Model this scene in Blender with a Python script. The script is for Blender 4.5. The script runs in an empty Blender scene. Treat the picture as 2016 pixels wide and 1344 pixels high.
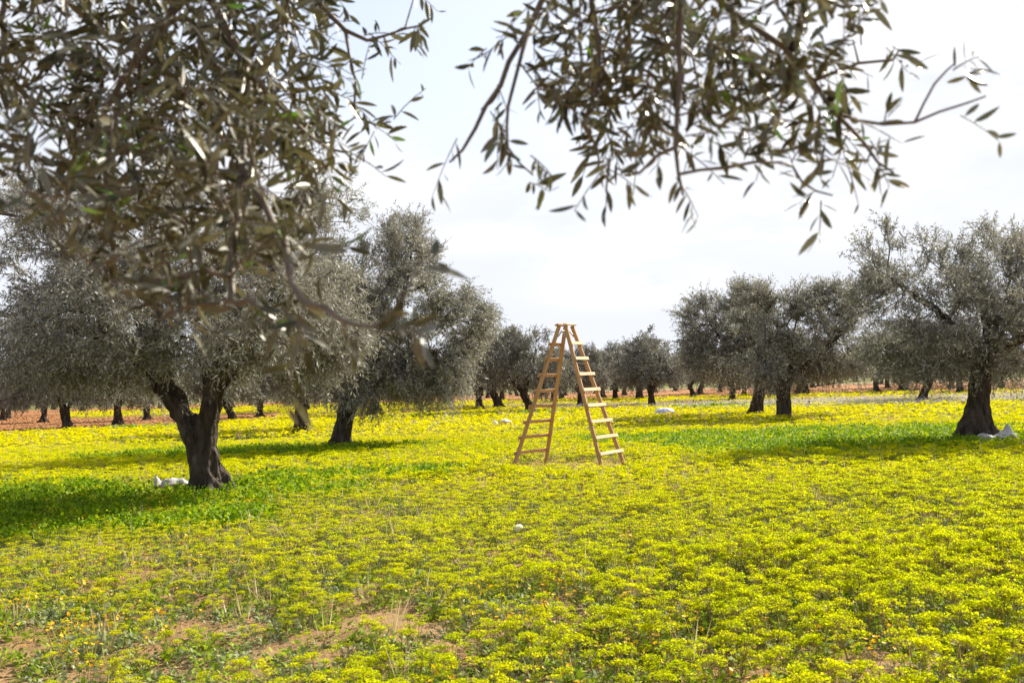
import bpy, math, random
import numpy as np
from mathutils import Vector, Matrix, Euler, noise as mnoise

S = bpy.context.scene
COL = S.collection
R = math.radians
random.seed(7)

# ------------------------------------------------------------------ camera
FPX = 1960.0                      # focal length in pixels of the 2016-wide photograph
CAMH = 1.6
PITCH, ROLL = R(2.59), R(-1.83)
cam_d = bpy.data.cameras.new('camera')
cam = bpy.data.objects.new('camera', cam_d)
COL.objects.link(cam)
cam_d.sensor_width = 36.0
cam_d.lens = 36.0 * FPX / 2016.0
cam_d.clip_start, cam_d.clip_end = 0.05, 30000.0
CM = Matrix.Rotation(R(90) + PITCH, 3, 'X') @ Matrix.Rotation(ROLL, 3, 'Z')
cam.matrix_world = Matrix.Translation((0, 0, CAMH)) @ CM.to_4x4()
cam_d.dof.use_dof = True
cam_d.dof.focus_distance = 22.0
cam_d.dof.aperture_fstop = 6.0
cam_d.dof.aperture_blades = 9
S.camera = cam

# ------------------------------------------------------------------ world, sun, exposure
SUN_EL, SUN_AZ = R(34), R(46)     # azimuth measured from +Y (view direction) towards +X
sdir = Vector((math.sin(SUN_AZ) * math.cos(SUN_EL), math.cos(SUN_AZ) * math.cos(SUN_EL), math.sin(SUN_EL)))
W = bpy.data.worlds.new('World'); S.world = W
W.use_nodes = True
wt = W.node_tree; wt.nodes.clear()
def wn(t, **kw):
    n = wt.nodes.new(t)
    for k, v in kw.items(): setattr(n, k, v)
    return n
sky = wn('ShaderNodeTexSky', sky_type='NISHITA', sun_disc=False, sun_elevation=SUN_EL, sun_rotation=SUN_AZ,
         air_density=1.0, dust_density=2.5, ozone_density=1.0, altitude=50)
bg = wn('ShaderNodeBackground'); bg.inputs[1].default_value = 0.095
cl = wn('ShaderNodeBackground'); cl.inputs[0].default_value = (0.88, 0.915, 1.0, 1); cl.inputs[1].default_value = 0.435
mx = wn('ShaderNodeMixShader'); wo = wn('ShaderNodeOutputWorld')
tc = wn('ShaderNodeTexCoord'); mp = wn('ShaderNodeMapping'); mp.inputs['Scale'].default_value = (1.6, 1.6, 4.5)
mp.inputs['Location'].default_value = (0.35, 0.2, 0.1)
nz = wn('ShaderNodeTexNoise'); nz.inputs['Scale'].default_value = 1.7; nz.inputs['Detail'].default_value = 7; nz.inputs['Roughness'].default_value = 0.55
rp = wn('ShaderNodeValToRGB'); rp.color_ramp.elements[0].position = 0.40; rp.color_ramp.elements[1].position = 0.66
rp.color_ramp.elements[0].color = (0.0, 0.0, 0.0, 1); rp.color_ramp.elements[1].color = (1, 1, 1, 1)
L = wt.links.new
L(tc.outputs['Generated'], mp.inputs[0]); L(mp.outputs[0], nz.inputs['Vector']); L(nz.outputs['Fac'], rp.inputs[0])
# thin high veil, thickest towards the horizon
sx = wn('ShaderNodeSeparateXYZ'); L(tc.outputs['Generated'], sx.inputs[0])
vr = wn('ShaderNodeMapRange'); vr.inputs['From Min'].default_value = 0.02; vr.inputs['From Max'].default_value = 0.75
vr.inputs['To Min'].default_value = 1.0; vr.inputs['To Max'].default_value = 0.0; L(sx.outputs['Z'], vr.inputs['Value'])
mxv = wn('ShaderNodeMath', operation='MULTIPLY_ADD'); mxv.use_clamp = True
L(rp.outputs[0], mxv.inputs[0]); mxv.inputs[1].default_value = 0.75; L(vr.outputs[0], mxv.inputs[2])
# a few low soft clouds
cw = wn('ShaderNodeBackground'); cw.inputs[0].default_value = (1, 0.995, 0.985, 1); cw.inputs[1].default_value = 0.50
cn = wn('ShaderNodeTexNoise'); cn.inputs['Scale'].default_value = 9; cn.inputs['Detail'].default_value = 8; cn.inputs['Roughness'].default_value = 0.6
cm = wn('ShaderNodeMapping'); cm.inputs['Scale'].default_value = (1, 1, 2.2); L(tc.outputs['Generated'], cm.inputs[0]); L(cm.outputs[0], cn.inputs['Vector'])
prev = None
for (cx_, cy_, wx_, wz_) in ((770, 355, .13, .042), (960, 470, .085, .022), (500, 300, .2, .05), (1650, 330, .25, .09), (1250, 560, .14, .03), (1880, 120, .2, .09)):
    dv = (CM @ Vector(((cx_ - 1008.0) / FPX, (672.0 - cy_) / FPX, -1.0))).normalized()
    sb = wn('ShaderNodeVectorMath', operation='SUBTRACT'); L(tc.outputs['Generated'], sb.inputs[0]); sb.inputs[1].default_value = dv
    ml = wn('ShaderNodeVectorMath', operation='MULTIPLY'); L(sb.outputs[0], ml.inputs[0]); ml.inputs[1].default_value = (1 / wx_, 1 / wx_, 1 / wz_)
    le = wn('ShaderNodeVectorMath', operation='LENGTH'); L(ml.outputs[0], le.inputs[0])
    mr_ = wn('ShaderNodeMapRange'); mr_.interpolation_type = 'SMOOTHSTEP'; mr_.inputs['From Min'].default_value = 1.15; mr_.inputs['From Max'].default_value = 0.2; L(le.outputs['Value'], mr_.inputs['Value'])
    if prev is None: prev = mr_.outputs[0]
    else:
        a_ = wn('ShaderNodeMath', operation='MAXIMUM'); L(prev, a_.inputs[0]); L(mr_.outputs[0], a_.inputs[1]); prev = a_.outputs[0]
cs = wn('ShaderNodeMath', operation='MULTIPLY_ADD'); L(cn.outputs['Fac'], cs.inputs[0]); cs.inputs[1].default_value = 2.2; cs.inputs[2].default_value = -0.75
cx2 = wn('ShaderNodeMath', operation='MULTIPLY'); cx2.use_clamp = True; L(cs.outputs[0], cx2.inputs[0]); L(prev, cx2.inputs[1])
mx2 = wn('ShaderNodeMixShader'); L(cx2.outputs[0], mx2.inputs[0]); L(mx.outputs[0], mx2.inputs[1]); L(cw.outputs[0], mx2.inputs[2])
L(sky.outputs[0], bg.inputs[0]); L(mxv.outputs[0], mx.inputs[0]); L(bg.outputs[0], mx.inputs[1]); L(cl.outputs[0], mx.inputs[2])
L(mx2.outputs[0], wo.inputs[0])

sun_d = bpy.data.lights.new('sun', 'SUN'); sun_d.energy = 5.0; sun_d.angle = R(0.53); sun_d.color = (1.0, 0.92, 0.78)
sun = bpy.data.objects.new('sun', sun_d); COL.objects.link(sun)
sun.rotation_euler = sdir.to_track_quat('Z', 'Y').to_euler(); sun.location = (20, 10, 30)
S.view_settings.view_transform = 'Standard'; S.view_settings.look = 'None'
S.view_settings.exposure = 1.28; S.view_settings.gamma = 1.0
S.cycles.use_denoising = True
S.cycles.max_bounces = 8; S.cycles.diffuse_bounces = 3; S.cycles.glossy_bounces = 2; S.cycles.transmission_bounces = 4

# ------------------------------------------------------------------ helpers: photo pixel -> place
def ray(px, py):
    return CM @ Vector(((px - 1008.0) / FPX, (672.0 - py) / FPX, -1.0))
def P(px, py, depth):
    d = ray(px, py); return Vector((0, 0, CAMH)) + d * (depth / d.y)
def G(px, py):
    d = ray(px, py); return Vector((0, 0, CAMH)) + d * (-CAMH / d.z)

# ------------------------------------------------------------------ materials
def new_mat(name):
    m = bpy.data.materials.new(name); m.use_nodes = True
    t = m.node_tree; t.nodes.clear()
    return m, t, t.nodes.new('ShaderNodeOutputMaterial')
def N(t, typ, **kw):
    n = t.nodes.new(typ)
    for k, v in kw.items(): setattr(n, k, v)
    return n
def ramp(t, src, stops):
    r = N(t, 'ShaderNodeValToRGB'); e = r.color_ramp.elements
    while len(e) < len(stops): e.new(0.5)
    for i, (p, c) in enumerate(stops): e[i].position = p; e[i].color = (*c, 1)
    t.links.new(src, r.inputs[0]); return r
def mixc(t, fac, a, b, mode='MIX'):
    m = N(t, 'ShaderNodeMix', data_type='RGBA', blend_type=mode)
    for s, v in ((m.inputs[0], fac), (m.inputs[6], a), (m.inputs[7], b)):
        if hasattr(v, 'links'): t.links.new(v, s)
        else: s.default_value = v if not isinstance(v, tuple) else ((*v, 1) if len(v) == 3 else v)
    return m.outputs[2]
def leaf_mat(name, stops, back=None, rough=0.5, spec=0.4, transl=0.3, tcol=None):
    """two-sided leaf: colour varied by each leaf's own random number, another colour on its underside"""
    m, t, out = new_mat(name)
    at = N(t, 'ShaderNodeAttribute', attribute_name='rnd')
    c = ramp(t, at.outputs['Fac'], stops).outputs[0]
    top = c
    if back:
        geo = N(t, 'ShaderNodeNewGeometry')
        c = mixc(t, geo.outputs['Backfacing'], c, back)
    b = N(t, 'ShaderNodeBsdfPrincipled'); b.inputs['Roughness'].default_value = rough; b.inputs['Specular IOR Level'].default_value = spec
    t.links.new(c, b.inputs['Base Color'])
    tr = N(t, 'ShaderNodeBsdfTranslucent')
    if tcol: tr.inputs[0].default_value = (*tcol, 1)
    else: t.links.new(top, tr.inputs[0])
    ms = N(t, 'ShaderNodeMixShader'); ms.inputs[0].default_value = transl
    t.links.new(b.outputs[0], ms.inputs[1]); t.links.new(tr.outputs[0], ms.inputs[2]); t.links.new(ms.outputs[0], out.inputs[0])
    return m
def bark_mat(name, dark, light, scale=9.0, dist=0.05, strength=1.0):
    m, t, out = new_mat(name)
    tc = N(t, 'ShaderNodeTexCoord'); mp = N(t, 'ShaderNodeMapping'); mp.inputs['Scale'].default_value = (1, 1, 0.28)
    t.links.new(tc.outputs['Object'], mp.inputs[0])
    n1 = N(t, 'ShaderNodeTexNoise'); n1.inputs['Scale'].default_value = scale; n1.inputs['Detail'].default_value = 8; n1.inputs['Roughness'].default_value = 0.65
    n2 = N(t, 'ShaderNodeTexNoise'); n2.inputs['Scale'].default_value = 3.0; n2.inputs['Detail'].default_value = 3
    v = N(t, 'ShaderNodeTexVoronoi'); v.inputs['Scale'].default_value = scale * 1.6
    for n in (n1, v): t.links.new(mp.outputs[0], n.inputs['Vector'])
    t.links.new(tc.outputs['Object'], n2.inputs['Vector'])
    c1 = ramp(t, n1.outputs['Fac'], [(0.3, dark), (0.72, light)]).outputs[0]
    f2 = ramp(t, n2.outputs['Fac'], [(0.55, (0, 0, 0)), (0.72, (0.55, 0.55, 0.55))]).outputs[0]
    c = mixc(t, f2, c1, (0.20, 0.175, 0.14))  # paler noise patches: sun dapples put into the bark colour
    b = N(t, 'ShaderNodeBsdfPrincipled'); b.inputs['Roughness'].default_value = 0.9; b.inputs['Specular IOR Level'].default_value = 0.2
    t.links.new(c, b.inputs['Base Color'])
    ad = N(t, 'ShaderNodeMath', operation='ADD'); t.links.new(n1.outputs['Fac'], ad.inputs[0]); t.links.new(v.outputs['Distance'], ad.inputs[1])
    bp = N(t, 'ShaderNodeBump'); bp.inputs['Distance'].default_value = dist; bp.inputs['Strength'].default_value = strength
    t.links.new(ad.outputs[0], bp.inputs['Height']); t.links.new(bp.outputs[0], b.inputs['Normal'])
    t.links.new(b.outputs[0], out.inputs[0]); return m
def plain_mat(name, col, rough=0.8, var=0.3, scale=8.0, bump=0.0):
    m, t, out = new_mat(name)
    tc = N(t, 'ShaderNodeTexCoord'); n = N(t, 'ShaderNodeTexNoise'); n.inputs['Scale'].default_value = scale; n.inputs['Detail'].default_value = 6
    t.links.new(tc.outputs['Object'], n.inputs['Vector'])
    lo = tuple(x * (1 - var) for x in col); hi = tuple(min(1, x * (1 + var)) for x in col)
    c = ramp(t, n.outputs['Fac'], [(0.3, lo), (0.7, hi)]).outputs[0]
    b = N(t, 'ShaderNodeBsdfPrincipled'); b.inputs['Roughness'].default_value = rough
    t.links.new(c, b.inputs['Base Color'])
    if bump:
        bp = N(t, 'ShaderNodeBump'); bp.inputs['Distance'].default_value = bump; t.links.new(n.outputs['Fac'], bp.inputs['Height']); t.links.new(bp.outputs[0], b.inputs['Normal'])
    t.links.new(b.outputs[0], out.inputs[0]); return m
def wood_mat(name, a, b_, c_):
    m, t, out = new_mat(name)
    at = N(t, 'ShaderNodeAttribute', attribute_name='grain')     # coordinates along each board
    mp = N(t, 'ShaderNodeMapping'); mp.inputs['Scale'].default_value = (1.2, 40, 40)
    t.links.new(at.outputs['Vector'], mp.inputs[0])
    n = N(t, 'ShaderNodeTexNoise'); n.inputs['Scale'].default_value = 1.0; n.inputs['Detail'].default_value = 5
    t.links.new(mp.outputs[0], n.inputs['Vector'])
    n2 = N(t, 'ShaderNodeTexNoise'); n2.inputs['Scale'].default_value = 2.3; n2.inputs['Detail'].default_value = 3
    t.links.new(at.outputs['Vector'], n2.inputs['Vector'])
    col = ramp(t, n.outputs['Fac'], [(0.25, a), (0.5, b_), (0.75, c_)]).outputs[0]
    f = ramp(t, n2.outputs['Fac'], [(0.5, (0, 0, 0)), (0.75, (0.55, 0.55, 0.55))]).outputs[0]
    col = mixc(t, f, col, (0.34, 0.27, 0.19))
    b = N(t, 'ShaderNodeBsdfPrincipled'); b.inputs['Roughness'].default_value = 0.75; b.inputs['Specular IOR Level'].default_value = 0.25
    t.links.new(col, b.inputs['Base Color'])
    bp = N(t, 'ShaderNodeBump'); bp.inputs['Distance'].default_value = 0.002; t.links.new(n.outputs['Fac'], bp.inputs['Height']); t.links.new(bp.outputs[0], b.inputs['Normal'])
    t.links.new(b.outputs[0], out.inputs[0]); return m

M = {}
M['leaf'] = leaf_mat('olive_leaf', [(0.0, (0.074, 0.074, 0.060)), (0.45, (0.165, 0.162, 0.135)), (0.8, (0.275, 0.268, 0.228)), (1.0, (0.44, 0.43, 0.375))],
                     back=(0.45, 0.445, 0.405), rough=0.58, spec=0.35, transl=0.33, tcol=(0.21, 0.205, 0.145))
M['leaf_far'] = leaf_mat('olive_leaf_distant', [(0.0, (0.085, 0.087, 0.072)), (0.5, (0.175, 0.174, 0.145)), (1.0, (0.33, 0.325, 0.28))],
                     back=(0.28, 0.27, 0.24), rough=0.6, spec=0.3, transl=0.25, tcol=(0.15, 0.15, 0.10))
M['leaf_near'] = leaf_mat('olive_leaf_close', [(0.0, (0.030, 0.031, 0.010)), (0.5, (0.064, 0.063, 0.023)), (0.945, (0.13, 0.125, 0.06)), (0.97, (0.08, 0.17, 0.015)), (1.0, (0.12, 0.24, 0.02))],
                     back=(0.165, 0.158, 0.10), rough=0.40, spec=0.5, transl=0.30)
M['bark'] = bark_mat('olive_bark', (0.020, 0.015, 0.011), (0.115, 0.090, 0.068), 9.0, 0.10)
M['bough'] = bark_mat('bough_bark', (0.025, 0.02, 0.015), (0.10, 0.08, 0.06), 18.0, 0.02)
M['twig'] = plain_mat('twig_bark', (0.13, 0.12, 0.10), 0.8, 0.35, 20)
M['twig_near'] = plain_mat('twig_bark_close', (0.125, 0.095, 0.062), 0.65, 0.3, 30)
M['olive'] = plain_mat('ripe_olive_skin', (0.012, 0.010, 0.014), 0.3, 0.2, 20)

# vegetation
YG = [(0.0, (0.33, 0.43, 0.007)), (0.5, (0.53, 0.565, 0.006)), (1.0, (0.72, 0.665, 0.006))]
YY = [(0.0, (0.47, 0.53, 0.003)), (0.5, (0.66, 0.64, 0.003)), (1.0, (0.82, 0.71, 0.004))]
M['umbel'] = leaf_mat('yellow_green_umbel', YG, rough=0.8, spec=0.0, transl=0.55)
M['yellow'] = leaf_mat('yellow_bloom', YY, rough=0.8, spec=0.0, transl=0.52)
M['stem'] = leaf_mat('weed_stem', [(0, (0.26, 0.24, 0.05)), (0.5, (0.42, 0.33, 0.10)), (1, (0.50, 0.36, 0.15))], rough=0.6, spec=0.3, transl=0.2)
M['green'] = leaf_mat('green_weed_leaf', [(0, (0.10, 0.16, 0.012)), (0.6, (0.23, 0.32, 0.014)), (1, (0.44, 0.50, 0.02))], rough=0.65, spec=0.15, transl=0.35)
M['lush'] = leaf_mat('lush_parsley_leaf', [(0, (0.065, 0.145, 0.003)), (0.55, (0.17, 0.29, 0.004)), (1, (0.46, 0.53, 0.005))], rough=0.6, spec=0.15, transl=0.4)
M['grey'] = leaf_mat('grey_herb_leaf', [(0, (0.12, 0.16, 0.05)), (0.5, (0.23, 0.28, 0.11)), (1, (0.40, 0.42, 0.27))], back=(0.24, 0.26, 0.16), rough=0.7, spec=0.15, transl=0.2)
M['orange'] = leaf_mat('orange_petal', [(0, (0.80, 0.38, 0.004)), (0.6, (0.85, 0.50, 0.006)), (1, (0.85, 0.62, 0.01))], rough=0.55, spec=0.3, transl=0.3)
M['lilac'] = leaf_mat('pale_lilac_petal', [(0, (0.50, 0.46, 0.58)), (1, (0.74, 0.70, 0.76))], rough=0.6, spec=0.2, transl=0.3)
M['straw'] = leaf_mat('straw_blade', [(0, (0.40, 0.33, 0.14)), (1, (0.62, 0.52, 0.28))], rough=0.5, spec=0.3, transl=0.3)

# ------------------------------------------------------------------ object helpers
def tag(o, label=None, cat=None, group=None, kind=None):
    if label: o['label'] = label
    if cat: o['category'] = cat
    if group: o['group'] = group
    if kind: o['kind'] = kind
    return o
def link(o, parent=None):
    COL.objects.link(o)
    if parent is not None: o.parent = parent
    return o
def empty(name, loc, rz=0.0, sc=1.0):
    o = bpy.data.objects.new(name, None); o.empty_display_size = 0.3
    o.location = loc; o.rotation_euler = (0, 0, rz); o.scale = (sc, sc, sc); return link(o)
def np_mesh(name, V, F, mats, mi=None, rnd=None, smooth=False):
    """V (n,3) verts, F list of (m,k) int arrays (k = 3 or 4), mi list of material index arrays, rnd per-vertex random"""
    me = bpy.data.meshes.new(name)
    V = np.ascontiguousarray(V, dtype=np.float32)
    me.vertices.add(len(V)); me.vertices.foreach_set('co', V.ravel())
    F = [np.asarray(f, dtype=np.int32) for f in F if len(f)]
    loops = np.concatenate([f.ravel() for f in F]); tot = np.concatenate([np.full(len(f), f.shape[1], np.int32) for f in F])
    start = np.concatenate([[0], np.cumsum(tot)[:-1]]).astype(np.int32)
    me.loops.add(len(loops)); me.loops.foreach_set('vertex_index', loops)
    me.polygons.add(len(tot)); me.polygons.foreach_set('loop_start', start); me.polygons.foreach_set('loop_total', tot)
    if mi is not None: me.polygons.foreach_set('material_index', np.concatenate([np.asarray(x, np.int32) for x in mi]))
    if smooth: me.polygons.foreach_set('use_smooth', np.ones(len(tot), bool))
    for m in mats: me.materials.append(m)
    if rnd is not None:
        a = me.attributes.new('rnd', 'FLOAT', 'POINT'); a.data.foreach_set('value', np.asarray(rnd, np.float32))
    me.update(calc_edges=True); return me

class Bag:
    """collects arrays of faces with material indices into one mesh"""
    def __init__(s): s.V, s.F, s.MI, s.R, s.n = [], [], [], [], 0
    def add(s, V, F, mi, rnd=None):
        V = np.asarray(V, np.float32).reshape(-1, 3); F = np.asarray(F, np.int32)
        s.V.append(V); s.F.append(F + s.n); s.MI.append(np.full(len(F), mi, np.int32))
        s.R.append(np.full(len(V), 0.5, np.float32) if rnd is None else np.asarray(rnd, np.float32)); s.n += len(V)
    def mesh(s, name, mats, smooth=False):
        return np_mesh(name, np.concatenate(s.V), s.F, mats, s.MI, np.concatenate(s.R), smooth)

def norm(a): return a / np.maximum(np.linalg.norm(a, axis=-1, keepdims=True), 1e-9)
def frames(d, rng):
    """two unit vectors perpendicular to each direction, randomly turned"""
    r = rng.normal(size=d.shape); u = norm(np.cross(d, r)); return u, np.cross(d, u)
def frustums(P0, P1, r0, r1, sides=5, caps=False):
    P0, P1 = np.asarray(P0, float), np.asarray(P1, float); n = len(P0)
    d = norm(P1 - P0); ref = np.where(np.abs(d[:, 2:3]) < 0.9, [[0, 0, 1.0]], [[1.0, 0, 0]])
    u = norm(np.cross(d, ref)); v = np.cross(d, u)
    a = np.arange(sides) * 2 * np.pi / sides
    ring = np.cos(a)[None, :, None] * u[:, None] + np.sin(a)[None, :, None] * v[:, None]
    A = P0[:, None] + ring * np.asarray(r0)[:, None, None]; B = P1[:, None] + ring * np.asarray(r1)[:, None, None]
    V = np.concatenate([A, B], axis=1).reshape(-1, 3)
    k = np.arange(sides); k2 = (k + 1) % sides
    q = np.stack([k, k2, k2 + sides, k + sides], axis=1)
    F = (np.arange(n)[:, None, None] * 2 * sides + q[None]).reshape(-1, 4)
    return V, F

# ------------------------------------------------------------------ olive trees
def limb_nodes(lines):
    """lines: [[(pos, radius), ...], ...] -> nodes with parents; a line's first point snaps to an existing node"""
    pos, rad, par = [], [], []
    for ln in lines:
        pts = [Vector(p) for p, _ in ln]; rs = [r for _, r in ln]
        prev = -1
        if pos:
            prev = min(range(len(pos)), key=lambda i: (pos[i] - pts[0]).length)
        for k in range(len(pts)):
            if k == 0:
                if prev < 0: pos.append(pts[0]); rad.append(rs[0]); par.append(-1); prev = 0
                continue
            a, ra = pos[prev].copy(), rad[prev] if k == 1 and prev >= 0 else rs[k - 1]
            if k == 1: ra = min(ra, rs[0])
            n = max(1, int((pts[k] - a).length / 0.22))
            for j in range(1, n + 1):
                f = j / n
                pos.append(a.lerp(pts[k], f)); rad.append(ra + (rs[k] - ra) * f); par.append(prev); prev = len(pos) - 1
    return pos, rad, par

def grow(lines, targets, rng, step=0.3, kr=0.0072, rmin=0.007, wob=0.06):
    pos, rad, par = limb_nodes(lines)
    nm = len(pos)
    Pn = np.array([tuple(p) for p in pos]); par = list(par); fixed = list(rad)
    D = np.zeros_like(Pn)
    for i, p in enumerate(par):
        if p >= 0: D[i] = Pn[i] - Pn[p]
    D = norm(D); ok = np.array(rad) < 0.21 * max(rad) / 0.4 + 0.12
    ok[: max(2, nm // 12)] = False
    if not ok.any(): ok[-1] = True
    order = np.argsort([np.min(np.linalg.norm(Pn - t, axis=1)) for t in targets])
    tips = []
    cap = nm + len(targets) * 30
    PP = np.zeros((cap, 3)); DD = np.zeros((cap, 3)); OK = np.zeros(cap, bool)
    PP[:nm] = Pn; DD[:nm] = D; OK[:nm] = ok; n = nm
    for ti in order:
        t = targets[ti]; v = t - PP[:n]; dist = np.linalg.norm(v, axis=1)
        cosang = np.sum(v * DD[:n], axis=1) / np.maximum(dist, 1e-6)
        cost = dist * (1.35 - 0.45 * cosang) + np.where(OK[:n], 0, 1e3)
        b = int(np.argmin(cost)); L_ = dist[b]
        k = max(1, int(L_ / step)); prev = b; d0 = DD[b] * L_ * 0.35
        for j in range(1, k + 1):
            f = j / k
            q = PP[b] + (t - PP[b]) * f + d0 * f * (1 - f) + (rng.normal(size=3) * wob * min(1, L_) if j < k else 0)
            if n >= cap: break
            PP[n] = q; DD[n] = norm((q - PP[prev])[None])[0]; OK[n] = True; par.append(prev); fixed.append(0.0); prev = n; n += 1
        tips.append(prev)
    cnt = np.zeros(n)
    for t_ in tips: cnt[t_] += 1
    for i in range(n - 1, -1, -1):
        if par[i] >= 0: cnt[par[i]] += cnt[i]
    r = np.maximum(np.array(fixed[:n]), np.maximum(rmin, kr * np.sqrt(cnt)))
    return PP[:n], np.array(par[:n]), r, nm, DD[:n], tips

def lobe_points(lobes, n, rng, inner=0.45, holes=.25):
    w = np.array([l[3] * l[4] + l[4] * l[5] + l[3] * l[5] for l in lobes]); w = w / w.sum()
    k = rng.choice(len(lobes), n, p=w); A = np.array(lobes, float)[k]
    d = norm(rng.normal(size=(n, 3))); rr = inner + (1 - inner) * rng.random((n, 1)) ** 0.6
    out_ = (rng.random(n) < .16) & (d[:, 2] > -.1); rr[out_, 0] = rng.uniform(1.0, 1.38, out_.sum())   # sprigs that stand out of the mass
    Q = A[:, :3] + d * A[:, 3:6] * rr
    if holes: Q = Q[np.array([mnoise.noise(Vector(q) * 1.15) > -holes for q in Q])]              # gaps between the leaf clumps
    return Q, d

def twig_leaves(P0, d, L_, rng, per, leaf, droop=0.25, t0=0.08):
    """leaf base points, leaf directions and twig segment points for twigs starting at P0"""
    n = len(P0)
    t = np.clip(np.linspace(t0, 1.0, per)[None] + rng.normal(size=(n, per)) * 0.02, 0.02, 1.0)
    g = np.array([0, 0, -1.0])
    def at(tt): return P0[:, None] + d[:, None] * (L_[:, None] * tt)[..., None] + g * (droop * L_[:, None] * tt ** 2)[..., None]
    B = at(t); tang = norm(d[:, None] + g * (2 * droop * t)[..., None])
    u = rng.normal(size=(n, per, 3)); u = norm(np.cross(tang, u))
    ld = norm(tang * rng.uniform(0.25, 0.95, (n, per, 1)) + u * 0.8 + g * 0.08)
    s = leaf * rng.uniform(0.6, 1.15, (n, per)) * (1 - 0.25 * (t > 0.93))
    segs = [at(np.full((n, 1), x))[:, 0] for x in (0, 0.33, 0.67, 1.0)]
    return B.reshape(-1, 3), ld.reshape(-1, 3), s.reshape(-1), segs

def kite_leaves(bag, B, d, s, rng, width=0.24, mi=0, up=0.25):
    n = len(B); nv = rng.normal(size=(n, 3)) + np.array([0, 0, up * 3]); nv = nv - d * np.sum(nv * d, 1, keepdims=True); nv = norm(nv)
    side = np.cross(nv, d); w = (width * s * 0.5)[:, None]; s_ = s[:, None]
    V = np.stack([B, B + d * s_ * 0.45 + side * w + nv * w * 0.35, B + d * s_, B + d * s_ * 0.45 - side * w + nv * w * 0.35], 1)
    F = np.arange(n)[:, None] * 4 + np.array([0, 1, 2, 3]); F = F[:, ::-1]
    # fold along the midrib: two triangles
    T = np.concatenate([F[:, [0, 1, 2]], F[:, [0, 2, 3]]])
    bag.add(V.reshape(-1, 3), T, mi, np.repeat(rng.random(n), 4))

def blade_leaves(bag, B, d, s, rng, width=0.21, mi=0, up=0.2):
    """full lance-shaped leaves, folded along the midrib and curved"""
    n = len(B); nv = rng.normal(size=(n, 3)) + np.array([0, 0, up * 3]); nv = nv - d * np.sum(nv * d, 1, keepdims=True); nv = norm(nv)
    side = np.cross(nv, d); ts = np.array([0.0, 0.06, 0.25, 0.5, 0.75, 0.92, 1.0]); ws = np.array([0.10, 0.12, 0.75, 1.0, 0.78, 0.36, 0.03])
    curl = rng.uniform(-0.05, 0.28, (n, 1)); wv = width * rng.uniform(0.8, 1.2, (n, 1))
    rows = []
    for t, w in zip(ts, ws):
        c = B + d * s[:, None] * t - nv * s[:, None] * curl * t * t
        hw = s[:, None] * wv * 0.5 * w
        rows += [c + side * hw + nv * hw * 0.3, c, c - side * hw + nv * hw * 0.3]
    V = np.stack(rows, 1); K = V.shape[1]; f = []
    for i in range(len(ts) - 1):
        a = i * 3; f += [[a + 1, a + 4, a + 3, a], [a + 2, a + 5, a + 4, a + 1]]
    F = (np.arange(n)[:, None, None] * K + np.array(f)[None]).reshape(-1, 4)[:, ::-1]
    bag.add(V.reshape(-1, 3), F, mi, np.repeat(rng.random(n), K))

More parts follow.
